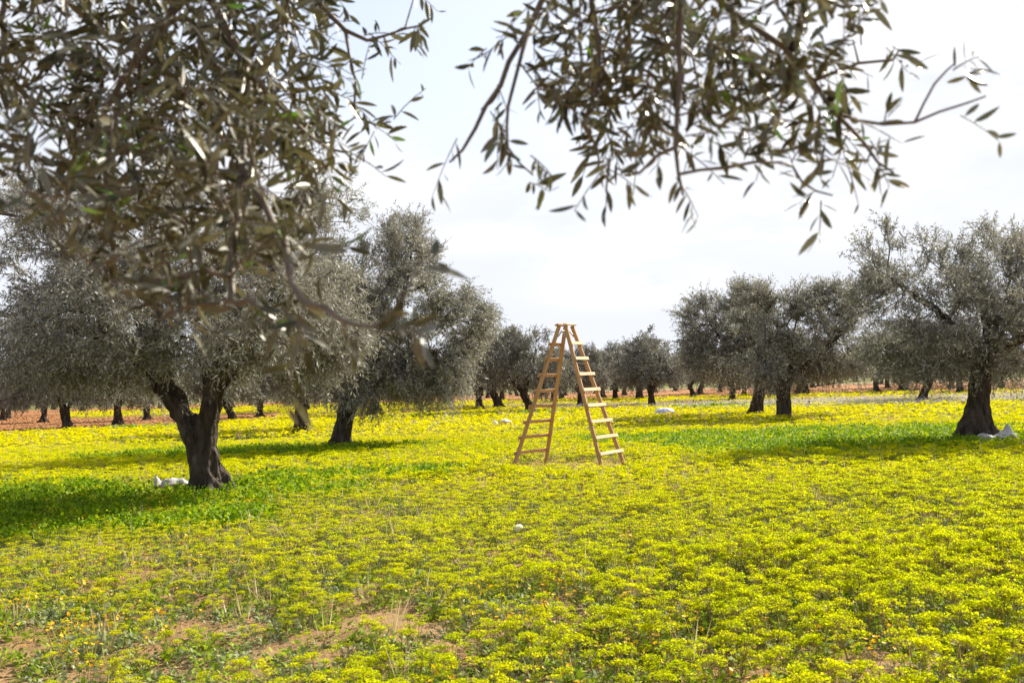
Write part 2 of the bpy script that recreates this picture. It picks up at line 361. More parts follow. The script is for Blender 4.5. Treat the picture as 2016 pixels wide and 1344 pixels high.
def trunk_mesh(name, pos, par, r, nm, seed, voxel=0.035, flare=1.0, mat=None):
    """thick limbs fused into one knotted trunk"""
    b = Bag(); rng = np.random.default_rng(seed)
    idx = [i for i in range(nm) if par[i] >= 0]
    P0 = pos[[par[i] for i in idx]]; P1 = pos[idx]; d = norm(P1 - P0)
    ov = 0.25 * np.minimum(r[idx], 0.1)[:, None]
    V, F = frustums(P0 - d * ov, P1 + d * ov, r[[par[i] for i in idx]], r[idx], 14)
    b.add(V, F, 0)
    n = len(idx); k = np.arange(14)
    capA = (np.arange(n)[:, None] * 28 + k[::-1]); capB = (np.arange(n)[:, None] * 28 + 14 + k)
    b.F.append(np.concatenate([capA, capB]).astype(np.int32)); b.MI.append(np.zeros(2 * n, np.int32))
    r0 = r[0]
    nr = 8
    for j in range(nr):                                                # root flare and knots
        a = 2 * math.pi * (j + rng.uniform(-.25, .25)) / nr; ln = r0 * rng.uniform(1.2, 2.0) * flare
        u_ = np.array([math.cos(a), math.sin(a), 0]); hh = rng.uniform(1.7, 2.9)
        pp = [pos[int(np.argmin(np.abs(pos[:min(nm, 9), 2] - pos[0][2] - max(0, r0 * z_))))] * [1, 1, 0] + [0, 0, pos[0][2]] + u_ * r0 * q_ + np.array([0, 0, r0 * z_]) for q_, z_ in ((.20, hh * 1.25), (.62, hh * .5), (ln / r0 * .70, .34), (ln / r0 * 1.15, -.35))]; rr_ = [r0 * .18, r0 * .31, r0 * .26, r0 * .11]
        for p, q, ra, rb in zip(pp[:-1], pp[1:], rr_[:-1], rr_[1:]):
            V, F = frustums([p], [q], [ra], [rb], 10); o = b.n; b.add(V, F, 0)
            b.F.append(np.array([list(range(9, -1, -1)), list(range(10, 20))], np.int32) + o); b.MI.append(np.zeros(2, np.int32))
    for j in range(12):
        thick = [q for q in idx if r[q] > .5 * r0] or idx[:3]
        i = thick[int(rng.random() * len(thick))]; a = rng.uniform(0, 6.28); rr = r[i]
        c = pos[i] + np.array([math.cos(a), math.sin(a), 0]) * rr * .72; q = rr * rng.uniform(.25, .42); hh = q * rng.uniform(.9, 1.8)
        for p0_, p1_, ra, rb in ((c - [0, 0, hh], c, q * .35, q), (c, c + [0, 0, hh], q, q * .35)):
            V, F = frustums([p0_], [p1_], [ra], [rb], 10); o = b.n; b.add(V, F, 0)
            b.F.append(np.array([list(range(9, -1, -1)), list(range(10, 20))], np.int32) + o); b.MI.append(np.zeros(2, np.int32))
    me0 = b.mesh('raw', [])
    ob = bpy.data.objects.new('raw', me0); COL.objects.link(ob)
    rm = ob.modifiers.new('fuse', 'REMESH'); rm.mode = 'VOXEL'; rm.voxel_size = voxel; rm.use_smooth_shade = True
    sm = ob.modifiers.new('soft', 'SMOOTH'); sm.factor = 0.6; sm.iterations = 5
    dg = bpy.context.evaluated_depsgraph_get()
    me = bpy.data.meshes.new_from_object(ob.evaluated_get(dg)); me.name = name
    bpy.data.objects.remove(ob); bpy.data.meshes.remove(me0)
    nv = len(me.vertices); co = np.empty(nv * 3, np.float32); me.vertices.foreach_get('co', co); co = co.reshape(-1, 3)
    no = np.empty(nv * 3, np.float32); me.vertices.foreach_get('normal', no); no = no.reshape(-1, 3)
    dsp = np.empty(nv)
    for i in range(nv):
        x, y, z = co[i]; dsp[i] = mnoise.noise((x * 11, y * 11, z * 2.0)) * 0.7 + mnoise.noise((x * 5, y * 5, z * 1.1 + 7)) * 0.9 + mnoise.noise((x * 22, y * 22, z * 7)) * 0.25
    amp = 0.085 * min(1.0, r0 / 0.3)
    co = co + no * (dsp * amp)[:, None]
    me.vertices.foreach_set('co', co.astype(np.float32).ravel())
    me.materials.clear(); me.materials.append(mat or M['bark']); me.update(); return me

def build_tree(lines, lobes, seed, clumps, twigs, per, leaf, tl=(0.25, 0.8), width=0.24, leafmat=None, voxel=0.04, droop=0.25, sprigs=(), upright=0.35, inner=0.45, tw=0.0035, hole=.25):
    """-> (trunk mesh, bough mesh, crown mesh) in the coordinates of lines / lobes"""
    rng = np.random.default_rng(seed)
    T, _ = lobe_points(lobes, clumps, rng, inner, hole)
    if len(sprigs): T = np.concatenate([T, np.array(sprigs, float)])
    T = T[T[:, 2] > 0.85] if T[:, 2].max() > 2 else T
    pos, par, r, nm, D, tips = grow(lines, list(T), rng)
    tr = trunk_mesh('trunk', pos, par, r, nm, seed, voxel)
    idx = np.arange(nm, len(pos)); comp = np.full(len(pos), -1)
    for i in idx: comp[i] = i if par[i] < nm else comp[par[i]]       # each bough leaves the trunk at a place of its own
    roots, cnt_ = np.unique(comp[idx], return_counts=True); big = set(roots[cnt_ > 40]) if twigs > 6 else set()
    bo = []
    for c_ in sorted(big):
        k = idx[comp[idx] == c_]; bg_ = Bag(); V, F = frustums(pos[par[k]], pos[k], np.minimum(r[par[k]], r[k] * 1.35), r[k], 6); bg_.add(V, F, 0)
        bo.append(bg_.mesh('bough', [M['bough']], True))
    small = np.array([i for i in idx if comp[i] not in big], int)
    # leafy twigs round every clump end, and some along the boughs
    cen = np.array(lobes)[:, :3].mean(0)
    tp = pos[tips]; td = D[tips]
    mid = idx[(r[idx] < 0.02)]; mid = rng.choice(mid, min(len(mid), int(clumps * 0.8)), replace=False)
    src = np.concatenate([np.repeat(tp, twigs, 0), np.repeat(pos[mid], max(1, twigs // 4), 0)])
    sd = np.concatenate([np.repeat(td, twigs, 0), np.repeat(D[mid], max(1, twigs // 4), 0)])
    n = len(src); src = src + rng.normal(size=(n, 3)) * 0.07
    outw = norm(src - cen)
    hz = (src[:, 2:3] - src[:, 2].min()) / (np.ptp(src[:, 2]) + 1e-6)
    d = norm(sd * 0.35 + outw * 0.45 + norm(rng.normal(size=(n, 3))) * 0.75 + np.array([0, 0, 1.0]) * (hz * 1.5 - 0.35) * upright * 2)
    Ls = rng.uniform(tl[0], tl[1], n)
    B, ld, s, segs = twig_leaves(src, d, Ls, rng, per, leaf, droop)
    cb = Bag(); kite_leaves(cb, B, ld, s, rng, width)
    if len(small):
        V, F = frustums(pos[par[small]], pos[small], np.minimum(r[par[small]], r[small] * 1.35), r[small], 6); cb.add(V, F, 1)
    for a, b2, ra, rb in ((0, 1, 1.0, .8), (1, 2, .8, .6), (2, 3, .6, .4)):
        V, F = frustums(segs[a], segs[b2], np.full(n, tw * ra), np.full(n, tw * rb), 3); cb.add(V, F, 1)
    return tr, bo, cb.mesh('crown', [leafmat or M['leaf'], M['twig']])

def make_tree(meshes, base, label, group=None, rz=0.0, sc=1.0, local=True):
    t = empty('olive_tree', base, rz, sc); tag(t, label, 'olive tree', group)
    tr, bo, cr = meshes
    for nm_, me in [('trunk', tr)] + [('bough', b_) for b_ in bo] + [('crown', cr)]:
        o = bpy.data.objects.new(nm_, me); link(o, t)
    return t

def px_tree(base_px, depth, limbs, lobes, **kw):
    """limbs: [[(px, py, depth offset, radius px)...]], lobes: [(px, py, depth offset, rx px, ry px, r depth m)] -> local coordinates"""
    base = G(*base_px); k = depth / FPX
    ln = [[(P(x, y, depth + dz) - base, rp_ * k) for x, y, dz, rp_ in l] for l in limbs]
    lb = []
    for x, y, dz, rx, ry, rd in lobes:
        c = P(x, y, depth + dz) - base; lb.append((c.x, c.y, c.z, rx * k, rd, ry * k))
    sp = [tuple(P(x, y, depth + dz) - base) for x, y, dz in kw.pop('sprigs', ())]
    return base, build_tree(ln, lb, sprigs=sp, **kw)

GROUP_NEAR = 'olive trees of the grove'
# --- big forked tree on the shaded green patch
b0 = G(423, 980); d0 = b0.y
base, ms = px_tree((423, 980), d0,
    [[(426, 986, 0, 39), (411, 938, 0, 33), (403, 905, 0, 30), (397, 870, 0, 31), (391, 850, 0, 32)],
     [(390, 850, 0, 23), (366, 826, .02, 19), (351, 800, .05, 17), (328, 766, .1, 16), (285, 715, .3, 15), (200, 660, .5, 11), (90, 632, .2, 9), (-20, 615, 0, 6)],
     [(392, 850, 0, 24), (416, 822, 0, 19), (420, 795, 0, 20), (422, 765, -.05, 17), (435, 700, -.2, 16), (500, 630, -.3, 11), (570, 560, -.2, 7)],
     [(330, 766, .1, 15), (322, 690, .5, 12), (310, 590, .8, 9), (300, 500, .8, 6)],
     [(422, 765, -.05, 16), (402, 680, .4, 12), (390, 580, .2, 9), (420, 480, .2, 6)],
     [(422, 765, 0, 14), (470, 720, .5, 10), (560, 680, .9, 7), (640, 640, .9, 5)]],
    [(330, 580, 0, 200, 130, 2.2), (110, 560, .3, 160, 120, 1.8), (545, 560, 0, 150, 130, 1.8), (200, 672, .5, 170, 62, 1.9), (540, 662, .3, 150, 62, 1.7),
     (60, 668, 0, 110, 65, 1.3), (400, 450, .3, 170, 95, 1.7), (620, 470, .2, 75, 85, 1.2), (-20, 450, .2, 110, 110, 1.4), (250, 700, .6, 140, 34, 1.3), (640, 640, .3, 90, 90, 1.2), (170, 450, .3, 130, 90, 1.4), (395, 725, 1.4, 120, 34, 1.0), (290, 738, 1.6, 90, 28, .9), (330, 600, -2.0, 170, 95, 1.6), (150, 600, -1.8, 150, 95, 1.5), (500, 600, -1.7, 140, 95, 1.5), (300, 500, -1.3, 160, 90, 1.4)],
    seed=11, hole=.05, clumps=1550, twigs=10, per=17, tl=(.25, .62), leaf=0.092, width=0.24, voxel=0.028)
make_tree(ms, base, 'big forked olive tree, dappled trunk splitting into two limbs above shaded green weeds', GROUP_NEAR)
# --- tall tree behind it
b0 = G(673, 884); d0 = b0.y
base, ms = px_tree((673, 884), d0,
    [[(670, 888, 0, 21), (675, 845, 0, 18), (682, 815, 0, 16), (688, 795, 0, 15)],
     [(688, 795, 0, 12), (720, 740, .4, 9), (770, 660, .6, 7), (800, 560, .3, 5), (815, 470, 0, 3)],
     [(688, 795, 0, 11), (680, 730, -.4, 8), (690, 640, -.5, 6), (700, 540, -.3, 4)],
     [(688, 795, 0, 9), (760, 745, -.8, 7), (860, 690, -1, 5)]],
    [(805, 500, 0, 62, 78, 1.1), (790, 600, 0, 110, 90, 1.7), (880, 660, 0, 80, 82, 1.5), (720, 690, 0, 130, 75, 1.8), (850, 730, 0, 95, 50, 1.4), (680, 560, 0, 110, 120, 1.6), (740, 745, -.4, 110, 45, 1.4), (915, 640, .3, 45, 60, 1.1)],
    seed=12, hole=.09, clumps=1000, twigs=10, per=15, leaf=0.118, width=0.26, voxel=0.035, tw=.005)
make_tree(ms, base, 'tall silvery olive tree with pointed top and leaning trunk, next to the big forked tree', GROUP_NEAR)
# --- tree at the other edge, with the white sack at its foot
b0 = G(1924, 870); d0 = b0.y
base, ms = px_tree((1924, 870), d0,
    [[(1921, 876, 0, 33), (1923, 846, 0, 25), (1924, 820, 0, 20), (1927, 790, 0, 18), (1929, 750, 0, 17), (1931, 718, 0, 18)],
     [(1931, 718, 0, 12), (1910, 675, -.2, 9), (1880, 650, -.3, 8), (1845, 610, -.3, 7), (1790, 575, -.2, 5), (1745, 540, 0, 3)],
     [(1931, 718, 0, 13), (1945, 670, .1, 11), (1962, 630, .2, 8), (1985, 590, .2, 6), (2030, 540, .1, 4)],
     [(1931, 718, 0, 8), (1905, 690, .3, 7), (1880, 700, .4, 6), (1862, 716, .4, 5)],
     [(1945, 670, .1, 8), (1938, 620, .5, 6), (1930, 585, .6, 5)],
     [(1931, 718, 0, 9), (1985, 680, -.5, 7), (2050, 640, -.5, 5)]],
    [(1768, 545, 0, 65, 60, 1.1), (1735, 600, 0, 55, 50, 1.0), (1850, 560, 0, 90, 65, 1.4), (1950, 525, 0, 75, 62, 1.2), (1800, 665, 0, 100, 42, 1.3), (1990, 640, 0, 95, 70, 1.4), (2070, 580, 0, 80, 90, 1.4),
     (1900, 640, .2, 90, 60, 1.4), (1760, 690, .3, 65, 28, .9), (1960, 700, .2, 80, 32, 1.1), (1840, 705, 0, 70, 22, .8), (1850, 610, -.9, 100, 60, 1.4), (1970, 590, -.9, 80, 60, 1.3)],
    sprigs=[(1748, 470, 0), (1745, 452, .05), (1752, 490, 0), (1990, 478, 0), (1930, 462, .1), (1815, 482, .1), (1975, 490, .2)],
    seed=13, hole=.05, clumps=700, twigs=10, per=15, leaf=0.110, width=0.25, voxel=0.03, tw=.0045)
make_tree(ms, base, 'spreading olive tree with stout upright trunk and flared roots, white sack crumpled at its foot', GROUP_NEAR)
# --- the pair in the middle distance
b0 = G(1543, 828); d0 = b0.y
base, ms = px_tree((1543, 828), d0,
    [[(1545, 832, 0, 14), (1542, 795, 0, 12.5), (1541, 775, 0, 14), (1541, 765, 0, 14)],
     [(1541, 765, 0, 9), (1525, 752, 0, 8), (1515, 735, 0, 6), (1490, 690, .3, 5), (1470, 640, .3, 3)],
     [(1541, 765, 0, 10), (1553, 745, 0, 8), (1560, 715, .1, 6), (1560, 660, 0, 4)],
     [(1553, 745, 0, 6), (1600, 710, -.3, 5), (1640, 672, -.4, 4.5), (1672, 640, -.3, 3)]],
    [(1535, 645, 0, 65, 55, 1.4), (1490, 620, 0, 38, 50, 1.1), (1590, 655, 0, 50, 62, 1.4), (1540, 715, 0, 85, 32, 1.5), (1660, 625, 0, 55, 52, 1.3), (1650, 700, .3, 60, 35, 1.2), (1620, 605, .3, 40, 35, 1.0), (1480, 585, 0, 20, 20, .5)],
    sprigs=[(1478, 572, 0), (1470, 590, .1), (1490, 580, 0), (1580, 590, 0), (1560, 600, .1), (1605, 583, 0), (1665, 568, 0), (1640, 575, .1)],
    seed=14, hole=.08, clumps=560, twigs=10, per=14, leaf=0.135, width=0.28, tl=(.3, 1.0), voxel=0.04, tw=.007)
make_tree(ms, base, 'olive tree with thick waisted trunk dividing in a flat crotch, pale sack at its foot', GROUP_NEAR)
b0 = G(1489, 820); d0 = b0.y
base, ms = px_tree((1489, 820), d0,
    [[(1487, 824, 0, 14), (1492, 790, 0, 12), (1497, 770, 0, 11), (1500, 755, 0, 11)],
     [(1500, 755, 0, 8), (1470, 715, .3, 6), (1430, 680, .4, 4.5), (1400, 640, .3, 3)],
     [(1500, 755, 0, 8), (1490, 700, -.2, 6), (1480, 640, -.2, 4)]],
    [(1395, 645, 0, 48, 50, 1.5), (1440, 690, 0, 80, 42, 1.6), (1375, 690, 0, 36, 40, 1.2), (1450, 630, 0, 45, 55, 1.4), (1480, 690, 0, 60, 45, 1.5), (1480, 605, .5, 25, 33, .8)],
    sprigs=[(1385, 592, 0), (1400, 597, 0), (1425, 605, .1), (1355, 640, 0)],
    seed=15, hole=.08, clumps=500, twigs=10, per=14, leaf=0.14, width=0.28, tl=(.3, 1.0), voxel=0.045, tw=.008)
make_tree(ms, base, 'olive tree with bulging trunk that tilts towards its waisted neighbour', GROUP_NEAR)

# --- repeats further off: a few builds, copied as separate trees
def generic(seed, style, clumps, twigs, per, leaf, mat, width=.30):
    rng = np.random.default_rng(seed); lean = {'lean': .35, 'fork': 0.05, 'straight': 0.0}[style]
    t = [((0, 0, -.05), .27), ((lean * .3, 0, .4), .22), ((lean, .02, .95), .20)]
    top = Vector((lean, .02, .95)); ls = [t]
    for j in range(3 if style != 'fork' else 4):
        a = 2 * math.pi * j / (3 if style != 'fork' else 4) + rng.uniform(-.3, .3)
        d = Vector((math.cos(a), math.sin(a), 0)); o = rng.uniform(.8, 1.15)
        ls.append([(top, .13), (top + d * .3 * o + Vector((0, 0, .45)), .10), (top + d * .85 * o + Vector((0, 0, 1.2)), .07), (top + d * 1.25 * o + Vector((0, 0, 2.2)), .04)])
    lb = []
    for j in range(6):
        a = 2 * math.pi * j / 6 + rng.uniform(-.3, .3); ro = rng.uniform(1.2, 1.75)
        lb.append((lean + math.cos(a) * ro, math.sin(a) * ro, rng.uniform(2.0, 2.8), rng.uniform(.8, 1.15), rng.uniform(.8, 1.15), rng.uniform(.75, 1.05)))
    for j in range(3):
        a = rng.uniform(0, 6.28); lb.append((lean + math.cos(a) * .7, math.sin(a) * .7, rng.uniform(3.2, 3.8), .85, .85, .8))
    lb.append((lean, 0, 2.4, 1.3, 1.3, .9))
    return build_tree(ls, lb, seed, clumps, twigs, per, leaf, tl=(.35, .75), width=width, leafmat=mat, voxel=.045, tw=.008)
MID = [generic(31, 'fork', 330, 8, 10, .165, M['leaf_far']), generic(32, 'lean', 330, 8, 10, .165, M['leaf_far']), generic(33, 'straight', 320, 8, 10, .165, M['leaf_far']), generic(34, 'lean', 300, 8, 10, .165, M['leaf_far'])]
FAR = [generic(41, 'fork', 150, 6, 9, .24, M['leaf_far'], .34), generic(42, 'lean', 150, 6, 9, .24, M['leaf_far'], .34), generic(43, 'straight', 150, 6, 9, .24, M['leaf_far'], .34)]
# (pixel of trunk foot, build, turn, scale, label)
mids = [
 (593, 848, MID[0], 1.1, 1.10, 'olive tree with forked trunk, first to the left of the tall silvery tree'),
 (135, 843, MID[1], 2.5, 1.12, 'olive tree with slanting limb standing at the near edge of the red ploughed soil'),
 (232, 831, MID[2], 0.4, 1.10, 'olive tree with flared foot in the red soil, seen past the big forked trunk'),
 (460, 827, MID[1], 3.6, 1.05, 'olive tree with bent trunk in yellow flowers, just right of the big forked trunk'),
 (512, 815, MID[3], 5.0, 1.00, 'farther olive tree with short trunk between the big forked tree and the tall one'),
 (85, 826, MID[3], 1.7, 1.05, 'olive tree on red soil left of the slanting-limbed tree'),
 (290, 821, MID[0], 4.1, 1.0, 'olive tree in the yellow strip beyond red soil, under the big tree\'s low branches'),
 (728, 817, MID[3], 0.9, 1.02, 'olive tree with crooked trunk just right of the tall silvery tree, nearer of a pair'),
 (741, 809, MID[2], 2.2, 1.00, 'olive tree with straight trunk just right of the tall silvery tree, farther of a pair'),
 (840, 797, MID[1], 0.2, 0.98, 'olive tree with small flared trunk under the tall tree\'s drooping side'),
 (943, 799, MID[2], 1.9, 1.25, 'olive tree with upright trunk, third to the left of the stepladder'),
 (984, 801, MID[1], 3.0, 1.32, 'olive tree with trunk bent sharply over, second to the left of the stepladder'),
 (1046, 808, MID[3], 3.3, 1.16, 'olive tree with dark leaning trunk right behind the stepladder\'s rear half'),
 (1143, 796, MID[0], 0.7, 0.95, 'olive tree seen through the opening between the two ladder halves'),
 (1283, 796, MID[0], 2.1, 1.0, 'olive tree with trunk forking like a Y, alone between the ladder and the tilted pair'),
 (1212, 783, MID[2], 5.2, 1.12, 'olive tree at the red soil edge just right of the ladder'),
 (1442, 786, MID[2], 4.2, 1.05, 'olive tree with a bulbous trunk behind the tilted tree, at the lilac flowers'),
 (1465, 777, MID[3], 1.2, 1.05, 'olive tree standing in red soil directly behind the tilted tree'),
 (1587, 775, MID[0], 2.9, 1.25, 'olive tree in red soil just right of the waisted trunk'),
 (1815, 787, MID[1], 5.9, 1.05, 'olive tree with twisted trunk in yellow flowers left of the spreading tree'),
 (1725, 768, MID[3], 4.4, 1.25, 'olive tree with slim curved trunk at the red soil\'s edge, left of the twisted tree'),
 (1890, 773, MID[2], 0.0, 1.0, 'olive tree with thick grey trunk just left of the spreading tree\'s trunk'),
 (1873, 761, MID[0], 1.0, 1.1, 'olive tree in red soil behind the thick grey trunk'),
 (1970, 762, MID[0], 3.9, 1.1, 'olive tree with two stems in red soil, right of the spreading tree'),
 (5, 822, MID[2], 2.9, 1.0, 'olive tree cut off by the photo edge beyond the red soil'),
]
used = []
for px, py, ms, rz, sc, lb in mids:
    b = G(px, py + (5 if py > 780 else 2)); used.append((b.x, b.y)); make_tree(ms, b, lb, GROUP_NEAR, rz, sc)
# rows beyond
rng = np.random.default_rng(5)
FARLAB = 'small distant olive tree in the rows along the horizon beyond the red soil'
rows = []
y = 88.0
while y < 330:
    x = -0.60 * y
    while x < 0.60 * y:
        qx, qy = x + rng.normal() * 1.0, y + rng.normal() * 1.2
        if all((qx - a) ** 2 + (qy - c) ** 2 > 25 for a, c in used):
            if not (qy < 135 and qx < -.22 * qy and rng.random() < .6): rows.append((qx, qy))
        x += 9.0 + y * 0.022
    y += 10 + y * 0.05
for i, (x, y) in enumerate(rows[:285]):
    make_tree(FAR[i % 3], (x, y, 0), FARLAB, 'distant olive trees along the horizon', rng.uniform(0, 6.28), rng.uniform(1.0, 1.4))

# ------------------------------------------------------------------ ground
def vnoise(x, y, s, seed=0):
    """smooth value noise in numpy"""
    x, y = np.asarray(x) / s, np.asarray(y) / s
    xi, yi = np.floor(x), np.floor(y); fx, fy = x - xi, y - yi
    fx, fy = fx * fx * (3 - 2 * fx), fy * fy * (3 - 2 * fy)
    def h(a, b):
        v = np.sin(a * 127.1 + b * 311.7 + seed * 74.7) * 43758.5453; return v - np.floor(v)
    return (h(xi, yi) * (1 - fx) + h(xi + 1, yi) * fx) * (1 - fy) + (h(xi, yi + 1) * (1 - fx) + h(xi + 1, yi + 1) * fx) * fy
def height(x, y):
    d = np.hypot(x, y); amp = np.clip((26 - d) / 14, 0, 1)
    return amp * ((vnoise(x, y, 0.9, 1) - .5) * .07 + (vnoise(x, y, 0.28, 2) - .5) * .05 + (vnoise(x, y, 0.1, 3) - .5) * .022)
ang = np.radians(np.concatenate([np.linspace(-34, 34, 620), np.linspace(34, 326, 90)[1:-1]]))
rad_ = np.concatenate([np.geomspace(.3, 4.2, 24)[:-1], np.geomspace(4.2, 15, 230)[:-1], np.geomspace(15, 70, 110)[:-1], np.geomspace(70, 9000, 60)])
A, Rr = np.meshgrid(ang, rad_); gx, gy = Rr * np.sin(A), Rr * np.cos(A)
V = np.stack([gx, gy, height(gx, gy)], -1).reshape(-1, 3)
na, nr_ = len(ang), len(rad_)
i0 = (np.arange(nr_ - 1)[:, None] * na + np.arange(na)[None]); i1 = (np.arange(nr_ - 1)[:, None] * na + (np.arange(na)[None] + 1) % na)
F = np.stack([i0, i1, i1 + na, i0 + na], -1).reshape(-1, 4)[:, ::-1]
V = np.concatenate([V, [[0, 0, 0]]]); cap = np.stack([np.arange(na), np.full(na, len(V) - 1), (np.arange(na) + 1) % na], 1)[:, ::-1]

def soil_edge(x, y):
    """distance along y where the flowers end and the ploughed red soil begins, for the direction x / y"""
    u = np.clip(np.asarray(x) / np.maximum(y, 1e-3), -.9, .9)
    return np.interp(u, [-.9, -.51, -.33, -.24, -.20, -.06, .05, .15, .35, .51, .9], [46, 49, 55, 62, 128, 114, 99, 94, 87, 73, 68])
m, t, out = new_mat('field_soil')
geo = N(t, 'ShaderNodeNewGeometry'); tcn = geo.outputs['Position']
n1 = N(t, 'ShaderNodeTexNoise'); n1.inputs['Scale'].default_value = 1.4; n1.inputs['Detail'].default_value = 9; n1.inputs['Roughness'].default_value = .6
n2 = N(t, 'ShaderNodeTexNoise'); n2.inputs['Scale'].default_value = 24; n2.inputs['Detail'].default_value = 6; n2.inputs['Roughness'].default_value = .7
n3 = N(t, 'ShaderNodeTexNoise'); n3.inputs['Scale'].default_value = 5; n3.inputs['Detail'].default_value = 8; n3.inputs['Roughness'].default_value = .75
for n_ in (n1, n2, n3): t.links.new(tcn, n_.inputs['Vector'])
near = ramp(t, n1.outputs['Fac'], [(.3, (.30, .17, .07)), (.6, (.42, .26, .12)), (.8, (.50, .34, .17))]).outputs[0]
near = mixc(t, .35, near, ramp(t, n2.outputs['Fac'], [(.3, (.20, .10, .04)), (.7, (.50, .35, .19))]).outputs[0])
red = ramp(t, n3.outputs['Fac'], [(.3, (.17, .078, .030)), (.5, (.32, .15, .06)), (.7, (.43, .22, .10))]).outputs[0]
ln_ = N(t, 'ShaderNodeVectorMath', operation='LENGTH'); t.links.new(tcn, ln_.inputs[0])
mr = N(t, 'ShaderNodeMapRange'); mr.inputs['From Min'].default_value = 30; mr.inputs['From Max'].default_value = 48; t.links.new(ln_.outputs['Value'], mr.inputs['Value'])
col = mixc(t, mr.outputs[0], near, red)
mr2 = N(t, 'ShaderNodeMapRange'); mr2.inputs['From Min'].default_value = 200; mr2.inputs['From Max'].default_value = 240; t.links.new(ln_.outputs['Value'], mr2.inputs['Value'])
col = mixc(t, mr2.outputs[0], col, (.16, .17, .05))
b = N(t, 'ShaderNodeBsdfPrincipled'); b.inputs['Roughness'].default_value = .95; b.inputs['Specular IOR Level'].default_value = .1
t.links.new(col, b.inputs['Base Color'])
ad = N(t, 'ShaderNodeMath', operation='ADD'); t.links.new(n2.outputs['Fac'], ad.inputs[0]); t.links.new(n3.outputs['Fac'], ad.inputs[1])
bp = N(t, 'ShaderNodeBump'); bp.inputs['Distance'].default_value = .06; bp.inputs['Strength'].default_value = 1.0
t.links.new(ad.outputs[0], bp.inputs['Height']); t.links.new(bp.outputs[0], b.inputs['Normal']); t.links.new(b.outputs[0], out.inputs[0])
M['soil'] = m
go = bpy.data.objects.new('ground', np_mesh('ground', V, [F, cap], [M['soil']], smooth=True)); link(go)
tag(go, 'sandy and red ploughed soil of the orchard floor', kind='structure')
M['road'] = plain_mat('pale_track_gravel', (.52, .48, .42), .9, .15, .3)
rd = Bag(); xs = np.linspace(0, 190, 60); yc = 205 - xs * .28 + np.sin(xs * .05) * 2
V = np.stack([np.stack([xs, yc, np.full(60, .05)], 1), np.stack([xs, yc + 7, np.full(60, .05)], 1)], 1).reshape(-1, 3)
k = np.arange(59) * 2; rd.add(V, np.stack([k, k + 2, k + 3, k + 1], 1), 0)
ro = bpy.data.objects.new('dirt_road', rd.mesh('dirt_road', [M['road']])); link(ro); tag(ro, 'pale dirt road beyond the red soil', kind='structure')

# ------------------------------------------------------------------ weeds and wildflowers
def umbel(seed, h=.28, lod=0):
    """weed with flat-topped yellow-green heads; slots: 0 head, 1 stem, 2 leaf"""
    rng = np.random.default_rng(seed); bag = Bag()
    ns = (3, 2, 2, 1)[lod]; hv, sp0, sp1, sr0, sr1 = [], [], [], [], []
    for s in range(ns):
        a = rng.uniform(0, 6.28); o = np.array([math.cos(a), math.sin(a), 0]) * rng.uniform(.01, .05)
        top = o * rng.uniform(1.5, 3.2) + np.array([0, 0, h * rng.uniform(.7, 1.08)])
        if lod < 3: sp0.append(o * .3); sp1.append(top); sr0.append(.0042); sr1.append(.003)
        nu = (11, 8, 5, 3)[lod]; Rr_ = rng.uniform(.045, .085) * (1, 1, 1.1, 1.5)[lod]
        for j in range(nu):
            aa = 2.4 * j + rng.uniform(-.3, .3); rr = Rr_ * math.sqrt((j + .4) / nu)
            c = top + np.array([math.cos(aa) * rr, math.sin(aa) * rr, .05 - rr * rr * 4 + rng.uniform(-.008, .008)])
            if lod < 2: sp0.append(top); sp1.append(c); sr0.append(.002); sr1.append(.0013)
            nq = (7, 4, 3, 2)[lod]; q = (.0085, .0125, .018, .036)[lod]
            for _ in range(nq):
                p = c + rng.normal(size=3) * np.array([.011, .011, .006]) * (1, 1, 1.2, 2.2)[lod]
                hv.append((p, q * rng.uniform(.7, 1.3)))
    Pq = np.array([p for p, _ in hv]); Q = np.array([q for _, q in hv])[:, None]; n = len(Pq)
    nv = norm(rng.normal(size=(n, 3)) * .55 + np.array([0, 0, 1.0])); u, v = frames(nv, rng)
    V = np.stack([Pq + u * Q, Pq + v * Q * .85 + nv * Q * .3, Pq - u * Q, Pq - v * Q * .85 + nv * Q * .3], 1).reshape(-1, 3)
    bag.add(V, np.arange(n)[:, None] * 4 + np.arange(4), 0, np.repeat(rng.random(n), 4))
    if sp0:
        V, F = frustums(np.array(sp0), np.array(sp1), np.array(sr0), np.array(sr1), 3); bag.add(V, F, 1, np.repeat(rng.random(len(sp0)), 6))
    nl = (12, 7, 4, 2)[lod]
    if nl:
        z = rng.random(nl) * h * .75; a = rng.uniform(0, 6.28, nl); B = np.stack([np.cos(a) * .02, np.sin(a) * .02, z], 1)
        d = norm(np.stack([np.cos(a), np.sin(a), rng.uniform(.0, .7, nl)], 1)); s = rng.uniform(.04, .075, nl) * (1, 1, 1.3, 1.8)[lod]
        kite_leaves(bag, B, d, s, rng, .62, 2, .6)
    return bag
def leafy(seed, n, spread, h, s, width, mi=0, upn=.6, rise=.5):
    """low clump of n leaves"""
    rng = np.random.default_rng(seed); bag = Bag()
    a = rng.uniform(0, 6.28, n); r = spread * np.sqrt(rng.random(n)); z = h * rng.random(n) * (1 - .5 * (r / spread) ** 2)
    B = np.stack([np.cos(a) * r, np.sin(a) * r, z], 1)
    d = norm(np.stack([np.cos(a), np.sin(a), rng.uniform(-.15, rise * 2, n)], 1) + rng.normal(size=(n, 3)) * .35)
    kite_leaves(bag, B, d, rng.uniform(.6, 1.2, n) * s, rng, width, mi, upn)
    return bag
